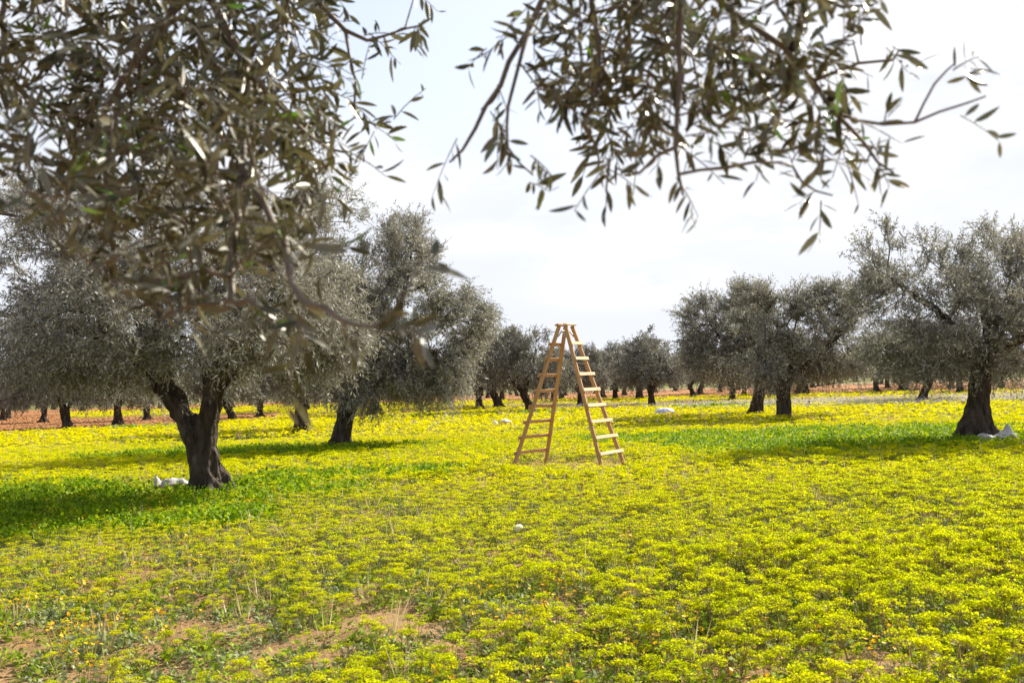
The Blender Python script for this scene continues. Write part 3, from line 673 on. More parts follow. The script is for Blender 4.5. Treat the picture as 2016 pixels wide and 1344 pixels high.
def daisies(seed, n, h=.16, mi=0, q=.011, petals=5, spread=.10):
    """small flowers on stalks; slots: 0 petal, 1 stem"""
    rng = np.random.default_rng(seed); bag = Bag()
    for i in range(n):
        a = rng.uniform(0, 6.28); r = rng.uniform(0, spread); o = np.array([math.cos(a) * r, math.sin(a) * r, 0]); t_ = o + np.array([rng.normal() * .02, rng.normal() * .02, h * rng.uniform(.6, 1.15)])
        V, F = frustums([o], [t_], [.0018], [.0013], 3); bag.add(V, F, 1)
        nv = norm((rng.normal(size=3) * .5 + np.array([0, 0, 1]))[None]); u, v = frames(nv, rng); u, v, nv = u[0], v[0], nv[0]
        k = petals * 2; aa = np.arange(k) * 2 * np.pi / k; rr = q * np.where(np.arange(k) % 2, .72, 1.1)
        ring = t_ + np.cos(aa)[:, None] * u * rr[:, None] + np.sin(aa)[:, None] * v * rr[:, None] + nv * q * .25
        V = np.concatenate([[t_], ring]); F = np.array([[0, 1 + j, 1 + (j + 1) % k] for j in range(k)])
        bag.add(V, F, mi, np.full(len(V), rng.random()))
    return bag
def blades(seed, n, h, spread=.05, w=.004, mi=0):
    rng = np.random.default_rng(seed); bag = Bag()
    a = rng.uniform(0, 6.28, n); B = np.stack([np.cos(a) * spread * rng.random(n), np.sin(a) * spread * rng.random(n), np.zeros(n)], 1)
    d = norm(np.stack([np.cos(a) * .35, np.sin(a) * .35, np.ones(n)], 1) + rng.normal(size=(n, 3)) * .15)
    kite_leaves(bag, B, d, h * rng.uniform(.6, 1.2, n), rng, w * 2 / h, mi, 0)
    return bag
def merge(*bags):
    o = Bag()
    for b_ in bags:
        n0 = o.n
        for V_ in b_.V: o.V.append(V_); o.n += len(V_)
        o.F += [f + n0 for f in b_.F]; o.MI += b_.MI; o.R += b_.R
    return o

LADC = G(1125, 920)
CLEAR = [(*G(x_, y_)[:2], *r_) for x_, y_, r_ in ((338, 968, (.42, 1.0, .25)), (1960, 872, (.62, 1.3, .3)), (1309, 820, (.5, 1.4, .3)), (1543, 819, (.35, 1.3, .3)), (996, 839, (.3, 1.3, .2)), (974, 841, (.2, 1.2, .2)), (1020, 1060, (.1, .3, .1)))]
class Field:
    """one mesh of very many plants"""
    def __init__(s): s.bag = Bag()
    def plant(s, temps, x, y, sc, rng, tint=.35, lean=.12, zs=1.0):
        k_ = np.ones(len(x), bool)
        for cx_, cy_, hw_, n_, f_ in CLEAR: k_ &= ~((np.abs(x - cx_) < hw_) & (y > cy_ - n_) & (y < cy_ + f_))
        x, y, sc = x[k_], y[k_], sc[k_]; n = len(x)
        if not n: return
        tr_ = np.hypot((x - LADC[0]) / 1.5, (y - LADC[1]) / 1.6); sc = sc * np.clip(.5 + (tr_ - .7) * 1.5, .5, 1)   # trodden round the ladder
        which = rng.integers(0, len(temps), n); z = height(x, y) - .012
        for k, tb in enumerate(temps):
            sel = np.nonzero(which == k)[0]
            if not len(sel): continue
            TV = np.concatenate(tb.V); TR = np.concatenate(tb.R); m_ = len(sel)
            a = rng.uniform(0, 6.28, m_); c, sn = np.cos(a)[:, None], np.sin(a)[:, None]; q = sc[sel][:, None]
            lx, ly = rng.normal(size=(m_, 1)) * lean, rng.normal(size=(m_, 1)) * lean
            X = (TV[None, :, 0] * c - TV[None, :, 1] * sn) + TV[None, :, 2] * lx; Y = (TV[None, :, 0] * sn + TV[None, :, 1] * c) + TV[None, :, 2] * ly
            Vv = np.stack([X * q + x[sel][:, None], Y * q + y[sel][:, None], np.repeat(TV[None, :, 2], m_, 0) * q * zs + z[sel][:, None]], -1)
            rr = np.clip(TR[None] * (1 - tint) + rng.random((m_, 1)) * tint, 0, 1)
            n0 = s.bag.n; K = len(TV)
            s.bag.V.append(Vv.reshape(-1, 3).astype(np.float32)); s.bag.R.append(rr.ravel().astype(np.float32)); s.bag.n += m_ * K
            for f, mi in zip(tb.F, tb.MI):
                FF = (np.arange(m_, dtype=np.int32)[:, None, None] * K + f[None] + n0).reshape(-1, f.shape[1])
                s.bag.F.append(FF); s.bag.MI.append(np.tile(mi, m_))
    def done(s, name, mats, label):
        o = bpy.data.objects.new(name, s.bag.mesh(name, mats)); link(o); return tag(o, label, kind='stuff')

def scatter(rng, dens, y0, y1, margin=2.0):
    """uniform points in the part of the field in view (a little wider), dens per square metre"""
    w = lambda yy: .56 * yy + margin
    area = (w(y0) + w(y1)) * (y1 - y0); n = int(area * dens)
    y = y0 + (y1 - y0) * rng.random(int(n * 1.9)); x = (rng.random(len(y)) * 2 - 1) * w(y1); k = np.abs(x) < w(y); return x[k][:n * 2], y[k][:n * 2]

SHADE = [(*G(423, 980)[:2], -3.8, -1.3, 5.5, 3.9), (*G(673, 884)[:2], -2.0, -1.6, 4.4, 1.9), (*G(1924, 870)[:2], -2.6, -.5, 4.8, 2.5), (*G(1640, 862)[:2], 0, 0, 4.4, 3.0),
         (*G(1430, 868)[:2], -.6, 0, 3.4, 2.3), (*G(1500, 802)[:2], -2.2, 0, 2.8, 1.4), (*G(640, 945)[:2], .6, 0, 2.0, .75), (*G(1000, 820)[:2], 0, 0, 3.0, .8), (*G(800, 826)[:2], 0, 0, 2.2, .7), (*G(300, 846)[:2], 0, 0, 3.4, .7)]
def lushness(x, y):
    """1 in the green patches round the feet of the trees, 0 in the open flowers"""
    o = np.zeros_like(x)
    for bx, by, ox, oy, rx, ry in SHADE:
        q = ((x - bx - ox) / rx) ** 2 + ((y - by - oy) / ry) ** 2 + (vnoise(x, y, 1.3, 9) - .5) * 1.0 + (vnoise(x, y, .45, 10) - .5) * .9
        o = np.maximum(o, np.clip((1.25 - q) / .5, 0, 1))
    return o
def lilac(x, y):
    u = x / y; a = np.clip(1 - np.abs((y - np.interp(u, [-.1, .05, .3, .55], [82, 70, 58, 50])) / np.interp(u, [-.1, .3, .6], [10, 14, 16])), 0, 1) * np.clip((u + .08) * 9, 0, 1)
    return a * (vnoise(x, y, 5, 21) > .35)
def flowery(x, y):
    u = x / y; return (y < soil_edge(x, y)) | ((u > -.45) & (u < -.22) & (y > 80 + 30 * (-.22 - u)) & (y < 130))
rng = np.random.default_rng(99)
def bare(x, y):
    """open soil: strong near the camera, none beyond"""
    d = np.hypot(x, y); v = vnoise(x, y, 1.1, 36) * .28 + vnoise(x, y, .40, 37) * .42 + vnoise(x, y, .16, 38) * .30
    lim = np.interp(d, [5, 7, 9, 12, 16], [.435, .385, .30, .22, .06]) + np.clip(-x * .02, -.05, .06)
    return v < lim
BANDS = [(4.4, 8.5, 0, 1.0), (8.5, 15, 1, 1.0), (15, 32, 2, 1.15), (32, 62, 3, 1.35), (62, 152, 3, 2.3)]
ZS = (1, .85, .62, .6, .38)
U = [[umbel(100 + 10 * l + i, .30, l) for i in range(5)] for l in range(4)]
fy, fg, fl, fgr, fo, fli, fst = (Field() for _ in range(7))
G1 = [leafy(200 + i, 16, .09, .10, .055, .55) for i in range(4)]; G2 = [leafy(210 + i, 9, .12, .14, .09, .6) for i in range(4)]
LU = [leafy(220 + i, 34, .14, .24, .06, .65) for i in range(4)]; LU2 = [leafy(226 + i, 12, .16, .26, .13, .65) for i in range(4)]
GR = [leafy(230 + i, 18, .09, .07, .042, .5, 0, .4, .7) for i in range(4)]; GR2 = [leafy(236 + i, 8, .11, .09, .08, .5, 0, .4, .7) for i in range(4)]
OR = [daisies(240 + i, 5, .15, 0, .013) for i in range(4)]
LI = [daisies(250 + i, 9, .40, 0, .022, 4, .18) for i in range(4)]; LI1 = [daisies(256 + i, 3, .22, 0, .008, 4, .06) for i in range(3)]
ST = [blades(260 + i, 6, .26) for i in range(4)]
for bi, (y0, y1, lod, sc0) in enumerate(BANDS):
    # yellow heads
    x, y = scatter(rng, (34, 48, 28, 9, 2.2)[bi], y0, y1)
    lu = lushness(x, y); se = soil_edge(x, y); li = lilac(x, y)
    patch = vnoise(x, y, 1.7, 41) * .6 + vnoise(x, y, .6, 42) * .4
    side = np.clip(.66 + x * .035, .5, .95) if bi == 0 else np.full_like(x, .75 if bi == 1 else 1.0)
    keep = (rng.random(len(x)) > lu * .87) & flowery(x, y) & (rng.random(len(x)) > li * .85)
    if bi < 2: keep &= ~bare(x, y) & (patch < side + .06)
    if bi >= 2: keep &= vnoise(x, y, 3.0, 43) * .55 + vnoise(x, y * 3, 6, 44) * .45 > (.2 if bi < 4 else .1)
    x, y = x[keep], y[keep]; yel = np.clip((y - 14) / 26 + (vnoise(x, y, 4, 45) - .5) * .8, 0, 1) > rng.random(len(x))
    sc = sc0 * rng.uniform(.55, 1.15, len(x)) * np.where(bi == 0, np.clip(.66 + x * .07, .42, 1.1), np.clip(.68 + x * .03, .5, .85) if bi == 1 else .9)
    fg.plant(U[lod], x[~yel], y[~yel], sc[~yel], rng, zs=ZS[bi]); fy.plant(U[lod], x[yel], y[yel], sc[yel], rng, zs=ZS[bi])
    # low green leaves under and between
    x, y = scatter(rng, (46, 30, 8, 2.5, .4)[bi], y0, y1); k = flowery(x, y) & (rng.random(len(x)) < np.where(bi < 2, .9, .6))
    if bi < 2: k &= ~bare(x, y) | (rng.random(len(x)) < .10)
    x, y = x[k], y[k]; fgr.plant(G1 if bi < 2 else G2, x, y, rng.uniform(.5, 1.1, len(x)) * (1, 1, 1.1, 1.4, 2.2)[bi], rng)
    # lush weeds in the tree patches
    if bi > 0:
        x, y = scatter(rng, (0, 46, 36, 9, .6)[bi], max(y0, 8.5), y1); k = rng.random(len(x)) < lushness(x, y); x, y = x[k], y[k]
        fl.plant(LU if bi < 3 else LU2, x, y, rng.uniform(.45, 1.1, len(x)) * (1, 1, 1.15, 1.4, 2)[bi], rng)
    # grey herbs
    if bi < 3:
        x, y = scatter(rng, (70, 40, 3)[bi], y0, y1); k = (~bare(x, y) | (rng.random(len(x)) < .08)) & (vnoise(x, y, 1.1, 51) > .36); x, y = x[k], y[k]
        fst.plant(GR if bi < 2 else GR2, x, y, rng.uniform(.5, 1.2, len(x)), rng)
        x, y = scatter(rng, (7, 4, 1.5)[bi], y0, y1); k = vnoise(x, y, 1.5, 61) > .5; x, y = x[k], y[k]
        fo.plant(OR, x, y, rng.uniform(.6, 1.2, len(x)), rng)
        x, y = scatter(rng, (1.2, 4, 6)[bi], y0, y1); k = ~bare(x, y) & (lushness(x, y) < .3); x, y = x[k], y[k]
        fli.plant(ST, x, y, rng.uniform(.5, 1.2, len(x)), rng)
    # lilac flowers
    if bi >= 1:
        x, y = scatter(rng, (0, .5, .6, 9, 4.0)[bi], max(y0, 10), y1); li = lilac(x, y); k = (rng.random(len(x)) < np.maximum(li, .03 if bi > 2 else .05) + lushness(x, y) * .3) & (y < soil_edge(x, y)); x, y = x[k], y[k]
        fli_t = LI if bi >= 3 else LI1
        if 'flil' not in globals(): flil = Field()
        flil.plant(fli_t, x, y, rng.uniform(.7, 1.2, len(x)) * (1, 1, 1, .8, 1.0)[bi], rng, zs=(1, 1, 1, .9, .6)[bi])
fc_ = Field(); CL = []
for i in range(4):
    import bmesh
    bm = bmesh.new(); bmesh.ops.create_icosphere(bm, subdivisions=2, radius=.03)
    for v in bm.verts: v.co = v.co * (1 + .55 * mnoise.noise(v.co * 45 + Vector((i * 3.1, 0, 0))) + .3 * mnoise.noise(v.co * 110)); v.co.z = v.co.z * .6 + .006
    tb = Bag(); tb.add([tuple(v.co) for v in bm.verts], [[v.index for v in f.verts] for f in bm.faces], 0); bm.free(); CL.append(tb)
x, y = scatter(rng, 60, 4.4, 11); k = bare(x, y) | (rng.random(len(x)) < .3); x, y = x[k], y[k]
fc_.plant(CL, x, y, .12 + .75 * rng.random(len(x)) ** 3, rng, 0, 0)
CL2 = []
for i in range(3):
    bm = bmesh.new(); bmesh.ops.create_icosphere(bm, subdivisions=1, radius=.14)
    for v in bm.verts: v.co = v.co * (1 + .5 * mnoise.noise(v.co * 9 + Vector((i * 2.3, 0, 0)))); v.co.z = v.co.z * .55 + .02
    tb = Bag(); tb.add([tuple(v.co) for v in bm.verts], [[v.index for v in f.verts] for f in bm.faces], 0); bm.free(); CL2.append(tb)
x, y = scatter(rng, 2.2, 44, 125); k = ~flowery(x, y); x, y = x[k], y[k]
fc_.plant(CL2, x, y, rng.uniform(.3, .9, len(x)), rng, 0, 0)
fc_.done('soil_clods', [M['soil']], 'crumbly clods of tan and red soil')
fg.done('green_wildflowers', [M['umbel'], M['stem'], M['green']], 'yellow-green flat-headed wildflowers covering the near field')
fy.done('yellow_wildflowers', [M['yellow'], M['stem'], M['green']], 'bright yellow wildflowers covering the field between the trees')
fgr.done('green_weeds', [M['green']], 'low green weeds between the flowers')
fl.done('lush_weeds', [M['lush']], 'lush green weeds in patches under the olive trees')
fst.done('grey_herbs', [M['grey']], 'grey-green low herbs on the sandy soil')
fo.done('orange_wildflowers', [M['orange'], M['stem']], 'small orange wildflowers near the bottom of the field')
fli.done('dry_grass', [M['straw']], 'thin straw-coloured grass blades')
flil.done('lilac_wildflowers', [M['lilac'], M['green']], 'pale lilac wildflowers in the far part of the field')

# ------------------------------------------------------------------ stepladder
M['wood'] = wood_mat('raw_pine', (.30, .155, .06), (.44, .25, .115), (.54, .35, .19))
M['wood_sunlit'] = wood_mat('raw_pine_sunlit', (.50, .33, .18), (.64, .45, .27), (.70, .53, .35))  # same pine, sunlight on the front treads put into a paler colour
M['steel'] = plain_mat('galvanised_steel', (.35, .35, .36), .4, .15, 30)
def board(name, a, b, wv, tv, w, t_, mat, parent, bev=.004):
    """plank from a to b; wv the direction of its width w, tv of its thickness"""
    a, b = Vector(a), Vector(b); d = (b - a); L_ = d.length; d = d / L_
    tv = Vector(tv); tv = (tv - d * tv.dot(d)).normalized(); wv2 = d.cross(tv).normalized()
    me = bpy.data.meshes.new(name); import bmesh; bm = bmesh.new(); bmesh.ops.create_cube(bm, size=1)
    bmesh.ops.subdivide_edges(bm, edges=[e for e in bm.edges if abs((e.verts[0].co - e.verts[1].co).x) > .5], cuts=6)
    for v in bm.verts: v.co = Vector((v.co.x * L_, v.co.y * w, v.co.z * t_))
    bmesh.ops.bevel(bm, geom=[e for e in bm.edges if len(e.link_faces) == 2 and e.calc_face_angle(0) > .5], offset=bev, segments=2, affect='EDGES')
    rnd = random.uniform(0, 50); sd = random.uniform(0, 9)
    loc = [v.co.copy() for v in bm.verts]
    for v in bm.verts:
        k = mnoise.noise((v.co.x * 1.3 + sd, sd, 0)) * .008
        p = (a + b) / 2 + d * v.co.x + wv2 * (v.co.y + k) + tv * (v.co.z + k * .6); v.co = p
    bm.to_mesh(me); bm.free(); at = me.attributes.new('grain', 'FLOAT_VECTOR', 'POINT')
    at.data.foreach_set('vector', np.array([(c.x + rnd, c.y, c.z) for c in loc], np.float32).ravel())
    me.materials.append(mat); o = bpy.data.objects.new(name, me); link(o, parent); return o
C = G(1125, 920); C.z = 0
th = R(33); sv = Vector((math.cos(th), -math.sin(th), 0)); rv = Vector((math.sin(th), math.cos(th), 0))
lad = empty('stepladder', C); tag(lad, 'tall wooden double stepladder standing open in the yellow flowers', 'stepladder')
HT = 2.735; apx = Vector((-.0, 0, 0))
for sg, wb, nm_ in ((-1, 1.24, 'rear_half'), (1, .92, 'front_half')):
    half = empty('ladder_half', (0, 0, 0)); half.parent = lad
    half['label'] = 'rear half of the ladder, seen from its inner side' if sg < 0 else 'front half of the ladder with its sunlit treads facing out'
    fc = sv * sg * (.95 if sg < 0 else .92); tc_ = sv * sg * .075 + Vector((-.02, 0, HT))
    up = (tc_ - fc).normalized(); outn = up.cross(rv); outn = outn if outn.dot(sv * sg) > 0 else -outn
    ends = {}
    for s2 in (-1, 1):
        a = fc + rv * s2 * wb / 2 - up * .06; b = tc_ + rv * s2 * .125 + up * .01
        board('rail', a, b, outn, rv, .074, .038, M['wood'], half); ends[s2] = (a, b)
    nR = 9
    for i in range(nR):
        z = .285 + i * .299
        if i == nR - 1: z = HT - .005
        pt = []
        for s2 in (-1, 1):
            a, b = ends[s2]; f = (z - a.z) / (b.z - a.z); pt.append(a.lerp(b, f))
        e = (pt[1] - pt[0]).normalized(); off = outn * (.0475 + .0145)
        if i == nR - 1:
            top_c = outn * .02 + Vector((0, 0, .03))
            board('top_board', pt[0] - e * .06 + top_c, pt[1] + e * .06 + top_c, up, Vector((0, 0, 1)) + outn * .25, .085, .030, M['wood_sunlit'] if sg > 0 else M['wood'], half)
        else:
            ov = .05 + .012 * (i % 3)
            board('rung', pt[0] - e * ov + off, pt[1] + e * ov + off, up, outn, .064, .026, M['wood_sunlit'] if sg > 0 else M['wood'], half)
# hinge bolt between the halves
hb = Bag(); V, F = frustums([rv * -.16 + Vector((-.02, 0, HT - .09))], [rv * .16 + Vector((-.02, 0, HT - .09))], [.012], [.012], 10); hb.add(V, F, 0)
for s2 in (-1, 1):
    for sg in (-1, 1):
        V, F = frustums([rv * s2 * .15 + Vector((-.02, 0, HT - .09))], [rv * s2 * .15 + sv * sg * .09 + Vector((-.02, 0, HT - .2))], [.014], [.014], 6); hb.add(V, F, 0)
o = bpy.data.objects.new('hinge', hb.mesh('hinge', [M['steel']], True)); link(o, lad)

# ------------------------------------------------------------------ sacks and stones
def cloth_mat(name, col, rough=.6):
    m, t, out = new_mat(name); tc = N(t, 'ShaderNodeTexCoord')
    n = N(t, 'ShaderNodeTexNoise'); n.inputs['Scale'].default_value = 6; n.inputs['Detail'].default_value = 5; t.links.new(tc.outputs['Object'], n.inputs['Vector'])
    w = N(t, 'ShaderNodeTexNoise'); w.inputs['Scale'].default_value = 18; w.inputs['Detail'].default_value = 4; w.inputs['Distortion'].default_value = 1.5; t.links.new(tc.outputs['Object'], w.inputs['Vector'])
    c = ramp(t, n.outputs['Fac'], [(.3, tuple(x * .72 for x in col)), (.6, col)]).outputs[0]
    b = N(t, 'ShaderNodeBsdfPrincipled'); b.inputs['Roughness'].default_value = rough; t.links.new(c, b.inputs['Base Color'])
    bp = N(t, 'ShaderNodeBump'); bp.inputs['Distance'].default_value = .02; t.links.new(w.outputs['Fac'], bp.inputs['Height']); t.links.new(bp.outputs[0], b.inputs['Normal'])
    t.links.new(b.outputs[0], out.inputs[0]); return m
M['sack'] = cloth_mat('woven_plastic_sack', (.48, .465, .455)); M['sack_blue'] = cloth_mat('pale_blue_sack', (.60, .63, .72))
M['stone'] = plain_mat('pale_limestone', (.62, .58, .50), .9, .25, 9, .03)
def sack(name, px, py, size, mat, label, cat, seed, rz=0.0, peaks=(), crumple=.10, group=None, sink=.1, lift=0.0):
    """crumpled closed sack: a flattened body with folds; peaks (x, y, height, radius) are pulled-up corners"""
    import bmesh
    bm = bmesh.new(); bmesh.ops.create_icosphere(bm, subdivisions=5, radius=1.0)
    for v in bm.verts:
        c = v.co.copy(); sq = abs(c.x) ** .75 * (1 if c.x > 0 else -1)
        p = Vector((sq * size[0], c.y * size[1], c.z * size[2]))
        q = (p.x * 4.5 + seed, p.y * 4.5, p.z * 5)
        fold = 1 - abs(mnoise.noise(q)) * 2
        p += c.normalized() * ((fold - .3) * crumple * size[1] + mnoise.noise((p.x * 11 + seed, p.y * 11, p.z * 11)) * crumple * .5 * size[1])
        for ax, ay, hh, rr in peaks:
            g = math.exp(-(((p.x - ax) ** 2 + (p.y - ay) ** 2) / rr ** 2)); p.z += hh * g * (1 if c.z > 0 else .55)
        p.z = max(p.z, -size[2] * .6); v.co = p
    me = bpy.data.meshes.new(name); bm.to_mesh(me); bm.free()
    for pl in me.polygons: pl.use_smooth = True
    me.materials.append(mat); o = bpy.data.objects.new(name, me); link(o); b = G(px, py)
    o.location = (b.x, b.y, size[2] * (.6 - sink) + lift); o.rotation_euler = (0, 0, rz); tag(o, label, cat, group); return o
sack('sack', 338, 968, (.32, .14, .045), M['sack'], 'crumpled white sack lying by the root of the big forked tree', 'sack', 3, .05, [(-.26, 0, .10, .08), (.08, 0, .05, .14)], .4, lift=.10)
sack('sack', 1960, 872, (.44, .17, .045), M['sack'], 'white sack with an upright peak lying at the spreading tree\'s foot', 'sack', 8, -.05, [(.30, 0, .20, .10), (.18, 0, .06, .13), (-.3, 0, .03, .2)], .3, lift=.10)
sack('sack', 1309, 820, (.44, .34, .20), M['sack_blue'], 'rounded pale blue-grey full sack alone in the flowers', 'sack', 14, .1, (), .06, lift=.10)
sack('sack', 1543, 819, (.30, .25, .15), M['sack_blue'], 'pale blue-grey sack leaning at the waisted trunk\'s foot', 'sack', 21, .2, [(.1, 0, .05, .15)], .15, lift=.10)
sack('sack', 877, 825, (.15, .13, .12), M['sack_blue'], 'tiny pale grey bundle in the flowers under the tall tree\'s drooping side', 'sack', 25, 0, (), .15, lift=.10)
sack('stone', 996, 839, (.24, .16, .10), M['stone'], 'larger pale stone in the flowers left of the ladder', 'stone', 31, .2, (), .3, lift=.13)
sack('stone', 974, 841, (.13, .10, .07), M['stone'], 'smaller pale stone in the flowers, beside a larger one', 'stone', 37, .8, (), .3, lift=.13)
sack('stone', 1020, 1060, (.05, .04, .03), M['stone'], 'single pale stone among the yellow-green flowers in front of the ladder', 'stone', 41, .4, (), .3, lift=.10)

# ------------------------------------------------------------------ overhanging branches of the two trees beside the camera
def hanging_tree(label, trunk_lines, sprays, lobes, seed, clumps, twigs, per, leaf, extra=()):
    """sprays: hand-traced drooping branches [(px, py, depth, radius m) ...] with leafy twigs along them"""
    rng = np.random.default_rng(seed)
    base = Vector(trunk_lines[0][0][0]); base.z = 0
    t = empty('olive_tree', base); tag(t, label, 'olive tree', 'olive trees overhanging the camera')
    loc = lambda p: Vector(p) - base
    lines = [[(loc(p), r) for p, r in l] for l in trunk_lines]
    def smooth(pts):
        q = [Vector(p) for p, _ in pts]; rr = [r for _, r in pts]; o = [(q[0], rr[0])]
        for k in range(len(q) - 1):
            p0, p1, p2, p3 = q[max(k - 1, 0)], q[k], q[k + 1], q[min(k + 2, len(q) - 1)]; n = max(2, int((p2 - p1).length / .055))
            for j in range(1, n + 1):
                u = j / n
                c = .5 * (2 * p1 + (p2 - p0) * u + (2 * p0 - 5 * p1 + 4 * p2 - p3) * u * u + (3 * p1 - 3 * p2 + p3 - p0) * u ** 3)
                if u < 1: c = c + Vector(rng.normal(size=3)) * .004
                o.append((c, rr[k] + (rr[k + 1] - rr[k]) * u))
        return o
    sp = [smooth([(loc(P(x, y, d)), r) for x, y, d, r in s]) for s in sprays]
    lb = []
    for x, y, d, rx, ry, rd in lobes:
        c = loc(P(x, y, d)); k = d / FPX; lb.append((c.x, c.y, c.z, rx * k, rd, ry * k))
    C_, _ = lobe_points(lb, clumps * 7, rng, .05, False); T = [C_[0]]
    for k in range(clumps - 1):                                       # evenly spread: the farthest of a few candidates
        c = C_[1 + k * 6: 7 + k * 6]; dd = np.linalg.norm((c[:, None] - np.array(T)[None]) * [1, .35, 1], axis=2).min(1); T.append(c[dd.argmax()])
    pos, par, r, nm, D, tips = grow(lines + [[(p, q) for p, q in s] for s in sp], list(T), rng, step=.07, kr=.0009, rmin=.0014, wob=.02)
    # trunk and limbs proper
    ntr = len(limb_nodes(lines)[0])
    tr = trunk_mesh('trunk', pos, par, r, ntr, seed, .035); link(bpy.data.objects.new('trunk', tr), t)
    idx = np.arange(ntr, len(pos)); bb = Bag()
    V, F = frustums(pos[par[idx]], pos[idx], np.minimum(r[par[idx]], r[idx] * 1.5), r[idx], 7); bb.add(V, F, 0)
    bo = bpy.data.objects.new('branches', bb.mesh('branches', [M['twig_near']], True)); link(bo, t)
    # twigs
    on = idx[(idx < nm)]; on = np.repeat(on, 2)
    wx = pos[on][:, 0] + base.x; on = on[rng.random(len(on)) < np.where(wx > .60, .24, .38)]
    src = np.concatenate([np.repeat(pos[tips], twigs, 0), pos[on]]); sd = np.concatenate([np.repeat(D[tips], twigs, 0), D[on]]); n = len(src)
    src = src + rng.normal(size=(n, 3)) * .012
    d = norm(sd * .55 + norm(rng.normal(size=(n, 3))) * .8 + np.array([0, 0, -.05])); Ls = rng.uniform(.04, .12, n)
    B, ld, s, segs = twig_leaves(src, d, Ls, rng, per, leaf, .2)
    k = rng.random(len(B)) < .86; cb = Bag(); blade_leaves(cb, B[k], ld[k], s[k], rng, .215)
    for a, b2, ra, rb in ((0, 1, 1.0, .85), (1, 2, .85, .7), (2, 3, .7, .5)):
        V, F = frustums(segs[a], segs[b2], np.full(n, .0014 * ra), np.full(n, .0014 * rb), 4); cb.add(V, F, 1)
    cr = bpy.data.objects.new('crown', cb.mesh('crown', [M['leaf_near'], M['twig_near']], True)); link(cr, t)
    for (x, y, dd) in extra:                                          # single ripe olives
        import bmesh
        bm = bmesh.new(); bmesh.ops.create_uvsphere(bm, u_segments=12, v_segments=8, radius=.0075)
        for v in bm.verts: v.co.z *= 1.35
        me = bpy.data.meshes.new('olive'); bm.to_mesh(me); bm.free(); me.materials.append(M['olive'])
        for pl in me.polygons: pl.use_smooth = True
        o = bpy.data.objects.new('olive', me); o.location = loc(P(x, y, dd)); link(o, t)
    return t

# tree on the left: trunk out of frame beside the camera, its boughs hang down through the upper left of the view
hanging_tree('olive tree overhead on the left, its blurred branches hanging low over the forked tree',
    [[((-3.3, 1.3, -.05), .30), ((-3.25, 1.3, .6), .25), ((-3.15, 1.35, 1.3), .22)],
     [((-3.15, 1.35, 1.3), .16), ((-2.6, 1.6, 2.3), .11), ((-1.9, 1.9, 3.1), .07), ((-1.3, 2.05, 3.25), .04)],
     [((-3.15, 1.35, 1.3), .15), ((-3.6, 1.0, 2.4), .10), ((-3.9, .6, 3.4), .06)],
     [((-2.6, 1.6, 2.3), .07), ((-2.2, 1.9, 2.75), .045), ((-1.55, 2.1, 2.75), .025)]],
    [[(330, -260, 2.0, .014), (400, -40, 1.95, .009), (480, 130, 1.85, .008), (478, 330, 1.75, .007), (455, 480, 1.6, .006), (456, 590, 1.5, .005), (486, 590, 1.45, .004), (525, 612, 1.42, .002)],
     [(478, 330, 1.75, .006), (560, 470, 1.5, .006), (575, 560, 1.38, .005), (640, 605, 1.28, .004), (700, 640, 1.22, .003), (765, 632, 1.2, .0018)],
     [(330, -260, 2.0, .012), (560, -60, 2.1, .007), (680, 60, 2.1, .005), (760, 70, 2.1, .003), (830, 50, 2.1, .0018)],
     [(680, 60, 2.1, .003), (700, 160, 2.1, .003), (700, 230, 2.1, .003), (770, 240, 2.1, .0018)],
     [(400, -40, 1.95, .007), (240, 160, 1.9, .006), (160, 330, 1.9, .004), (190, 450, 1.85, .003)],
     [(330, -260, 2.0, .012), (60, -80, 2.1, .008), (10, 90, 2.1, .005), (60, 220, 2.0, .003)],
     [(456, 590, 1.5, .004), (380, 600, 1.5, .003), (310, 630, 1.45, .002)],
     [(456, 520, 1.55, .004), (330, 550, 1.5, .003), (230, 560, 1.5, .002)],
     [(480, 130, 1.85, .005), (600, 260, 1.9, .004), (680, 300, 1.95, .0025)]],
    [(300, 100, 2.0, 290, 160, .45), (520, 120, 2.0, 120, 140, .35), (110, 170, 2.0, 110, 150, .35), (330, 320, 1.85, 200, 80, .35), (480, 300, 1.8, 90, 90, .3), (350, -90, 2.0, 350, 60, .4),
     (300, 450, 1.65, 170, 60, .22), (480, 470, 1.6, 90, 80, .2), (120, 380, 1.8, 100, 60, .2), (400, 560, 1.5, 120, 40, .15), (560, 350, 1.75, 50, 70, .18), (620, 210, 1.95, 40, 60, .15), (560, -70, 2.1, 100, 60, .25)],
    seed=71, clumps=270, twigs=3, per=8, leaf=.052, extra=[(518, 300, 1.85), (160, 345, 1.9)])
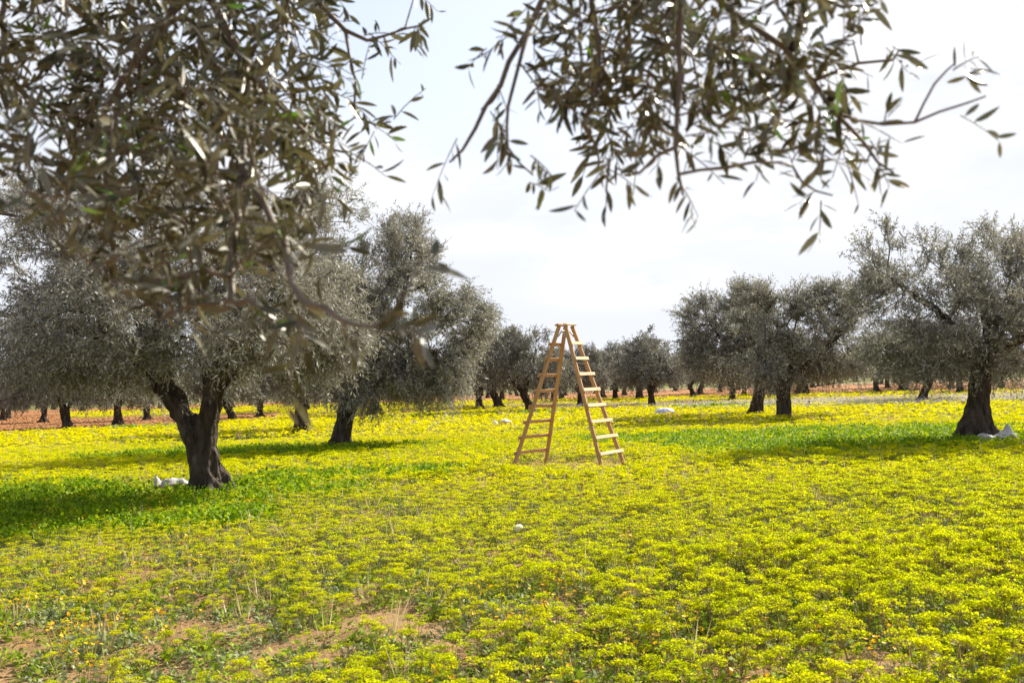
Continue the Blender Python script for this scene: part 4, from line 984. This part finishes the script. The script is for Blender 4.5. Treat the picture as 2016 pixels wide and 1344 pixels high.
hanging_tree('olive tree overhead whose branch tips dangle against the sky above the ladder',
    [[((3.0, -1.6, -.05), .32), ((2.95, -1.55, .6), .26), ((2.85, -1.45, 1.3), .23)],
     [((2.85, -1.45, 1.3), .17), ((2.3, -.7, 2.4), .12), ((1.5, .5, 3.15), .07), ((.75, 1.4, 3.0), .035)],
     [((2.85, -1.45, 1.3), .15), ((3.2, -2.1, 2.5), .10), ((3.6, -2.8, 3.4), .06)],
     [((2.3, -.7, 2.4), .08), ((2.0, .4, 2.9), .05), ((1.45, 1.25, 2.75), .025)]],
    [[(1250, -420, 1.7, .012), (1130, -160, 1.7, .007), (1040, 60, 1.7, .005), (985, 170, 1.7, .0045), (935, 255, 1.7, .0035), (885, 320, 1.7, .002)],
     [(1040, 60, 1.7, .004), (1000, 210, 1.65, .003), (1000, 290, 1.65, .002), (1050, 345, 1.65, .0016)],
     [(1250, -420, 1.7, .012), (1330, -60, 1.6, .007), (1340, 150, 1.55, .005), (1330, 290, 1.5, .0035), (1345, 385, 1.5, .002)],
     [(1330, 270, 1.5, .003), (1260, 340, 1.55, .0022), (1210, 330, 1.55, .0016)],
     [(1330, -60, 1.6, .006), (1540, 90, 1.6, .005), (1640, 220, 1.6, .004), (1700, 280, 1.6, .003), (1760, 340, 1.6, .002)],
     [(1345, 350, 1.5, .002), (1430, 330, 1.5, .003), (1540, 320, 1.55, .002), (1580, 360, 1.6, .002), (1640, 385, 1.6, .0015)],
     [(1640, 220, 1.6, .003), (1740, 245, 1.55, .0025), (1850, 220, 1.5, .002), (1940, 190, 1.5, .0015)],
     [(1800, 232, 1.53, .002), (1840, 165, 1.5, .0018), (1880, 125, 1.5, .0014)],
     [(1640, 120, 1.6, .003), (1740, 120, 1.6, .0025), (1770, 100, 1.6, .0016)],
     [(1250, -420, 1.7, .012), (1500, -160, 1.6, .006), (1600, -10, 1.6, .004), (1720, 10, 1.6, .002)],
     [(1500, -160, 1.6, .006), (1900, -140, 1.4, .005), (2030, -20, 1.25, .003), (2028, 160, 1.2, .002)],
     [(1130, -160, 1.7, .005), (1180, 100, 1.65, .004), (1150, 240, 1.65, .003), (1180, 320, 1.65, .002)]],
    [(1290, 60, 1.65, 230, 110, .3), (1170, 170, 1.65, 100, 90, .2), (1470, 110, 1.6, 140, 100, .25), (1560, 200, 1.6, 110, 55, .15), (1330, 210, 1.6, 140, 65, .15), (1320, -70, 1.7, 240, 50, .3), (1670, 240, 1.6, 30, 40, .1), (1620, 90, 1.6, 50, 45, .12)],
    seed=72, clumps=96, twigs=3, per=8, leaf=.047, extra=[(1443, 118, 1.6), (1637, 190, 1.6), (1668, 222, 1.58), (1562, 92, 1.6)])
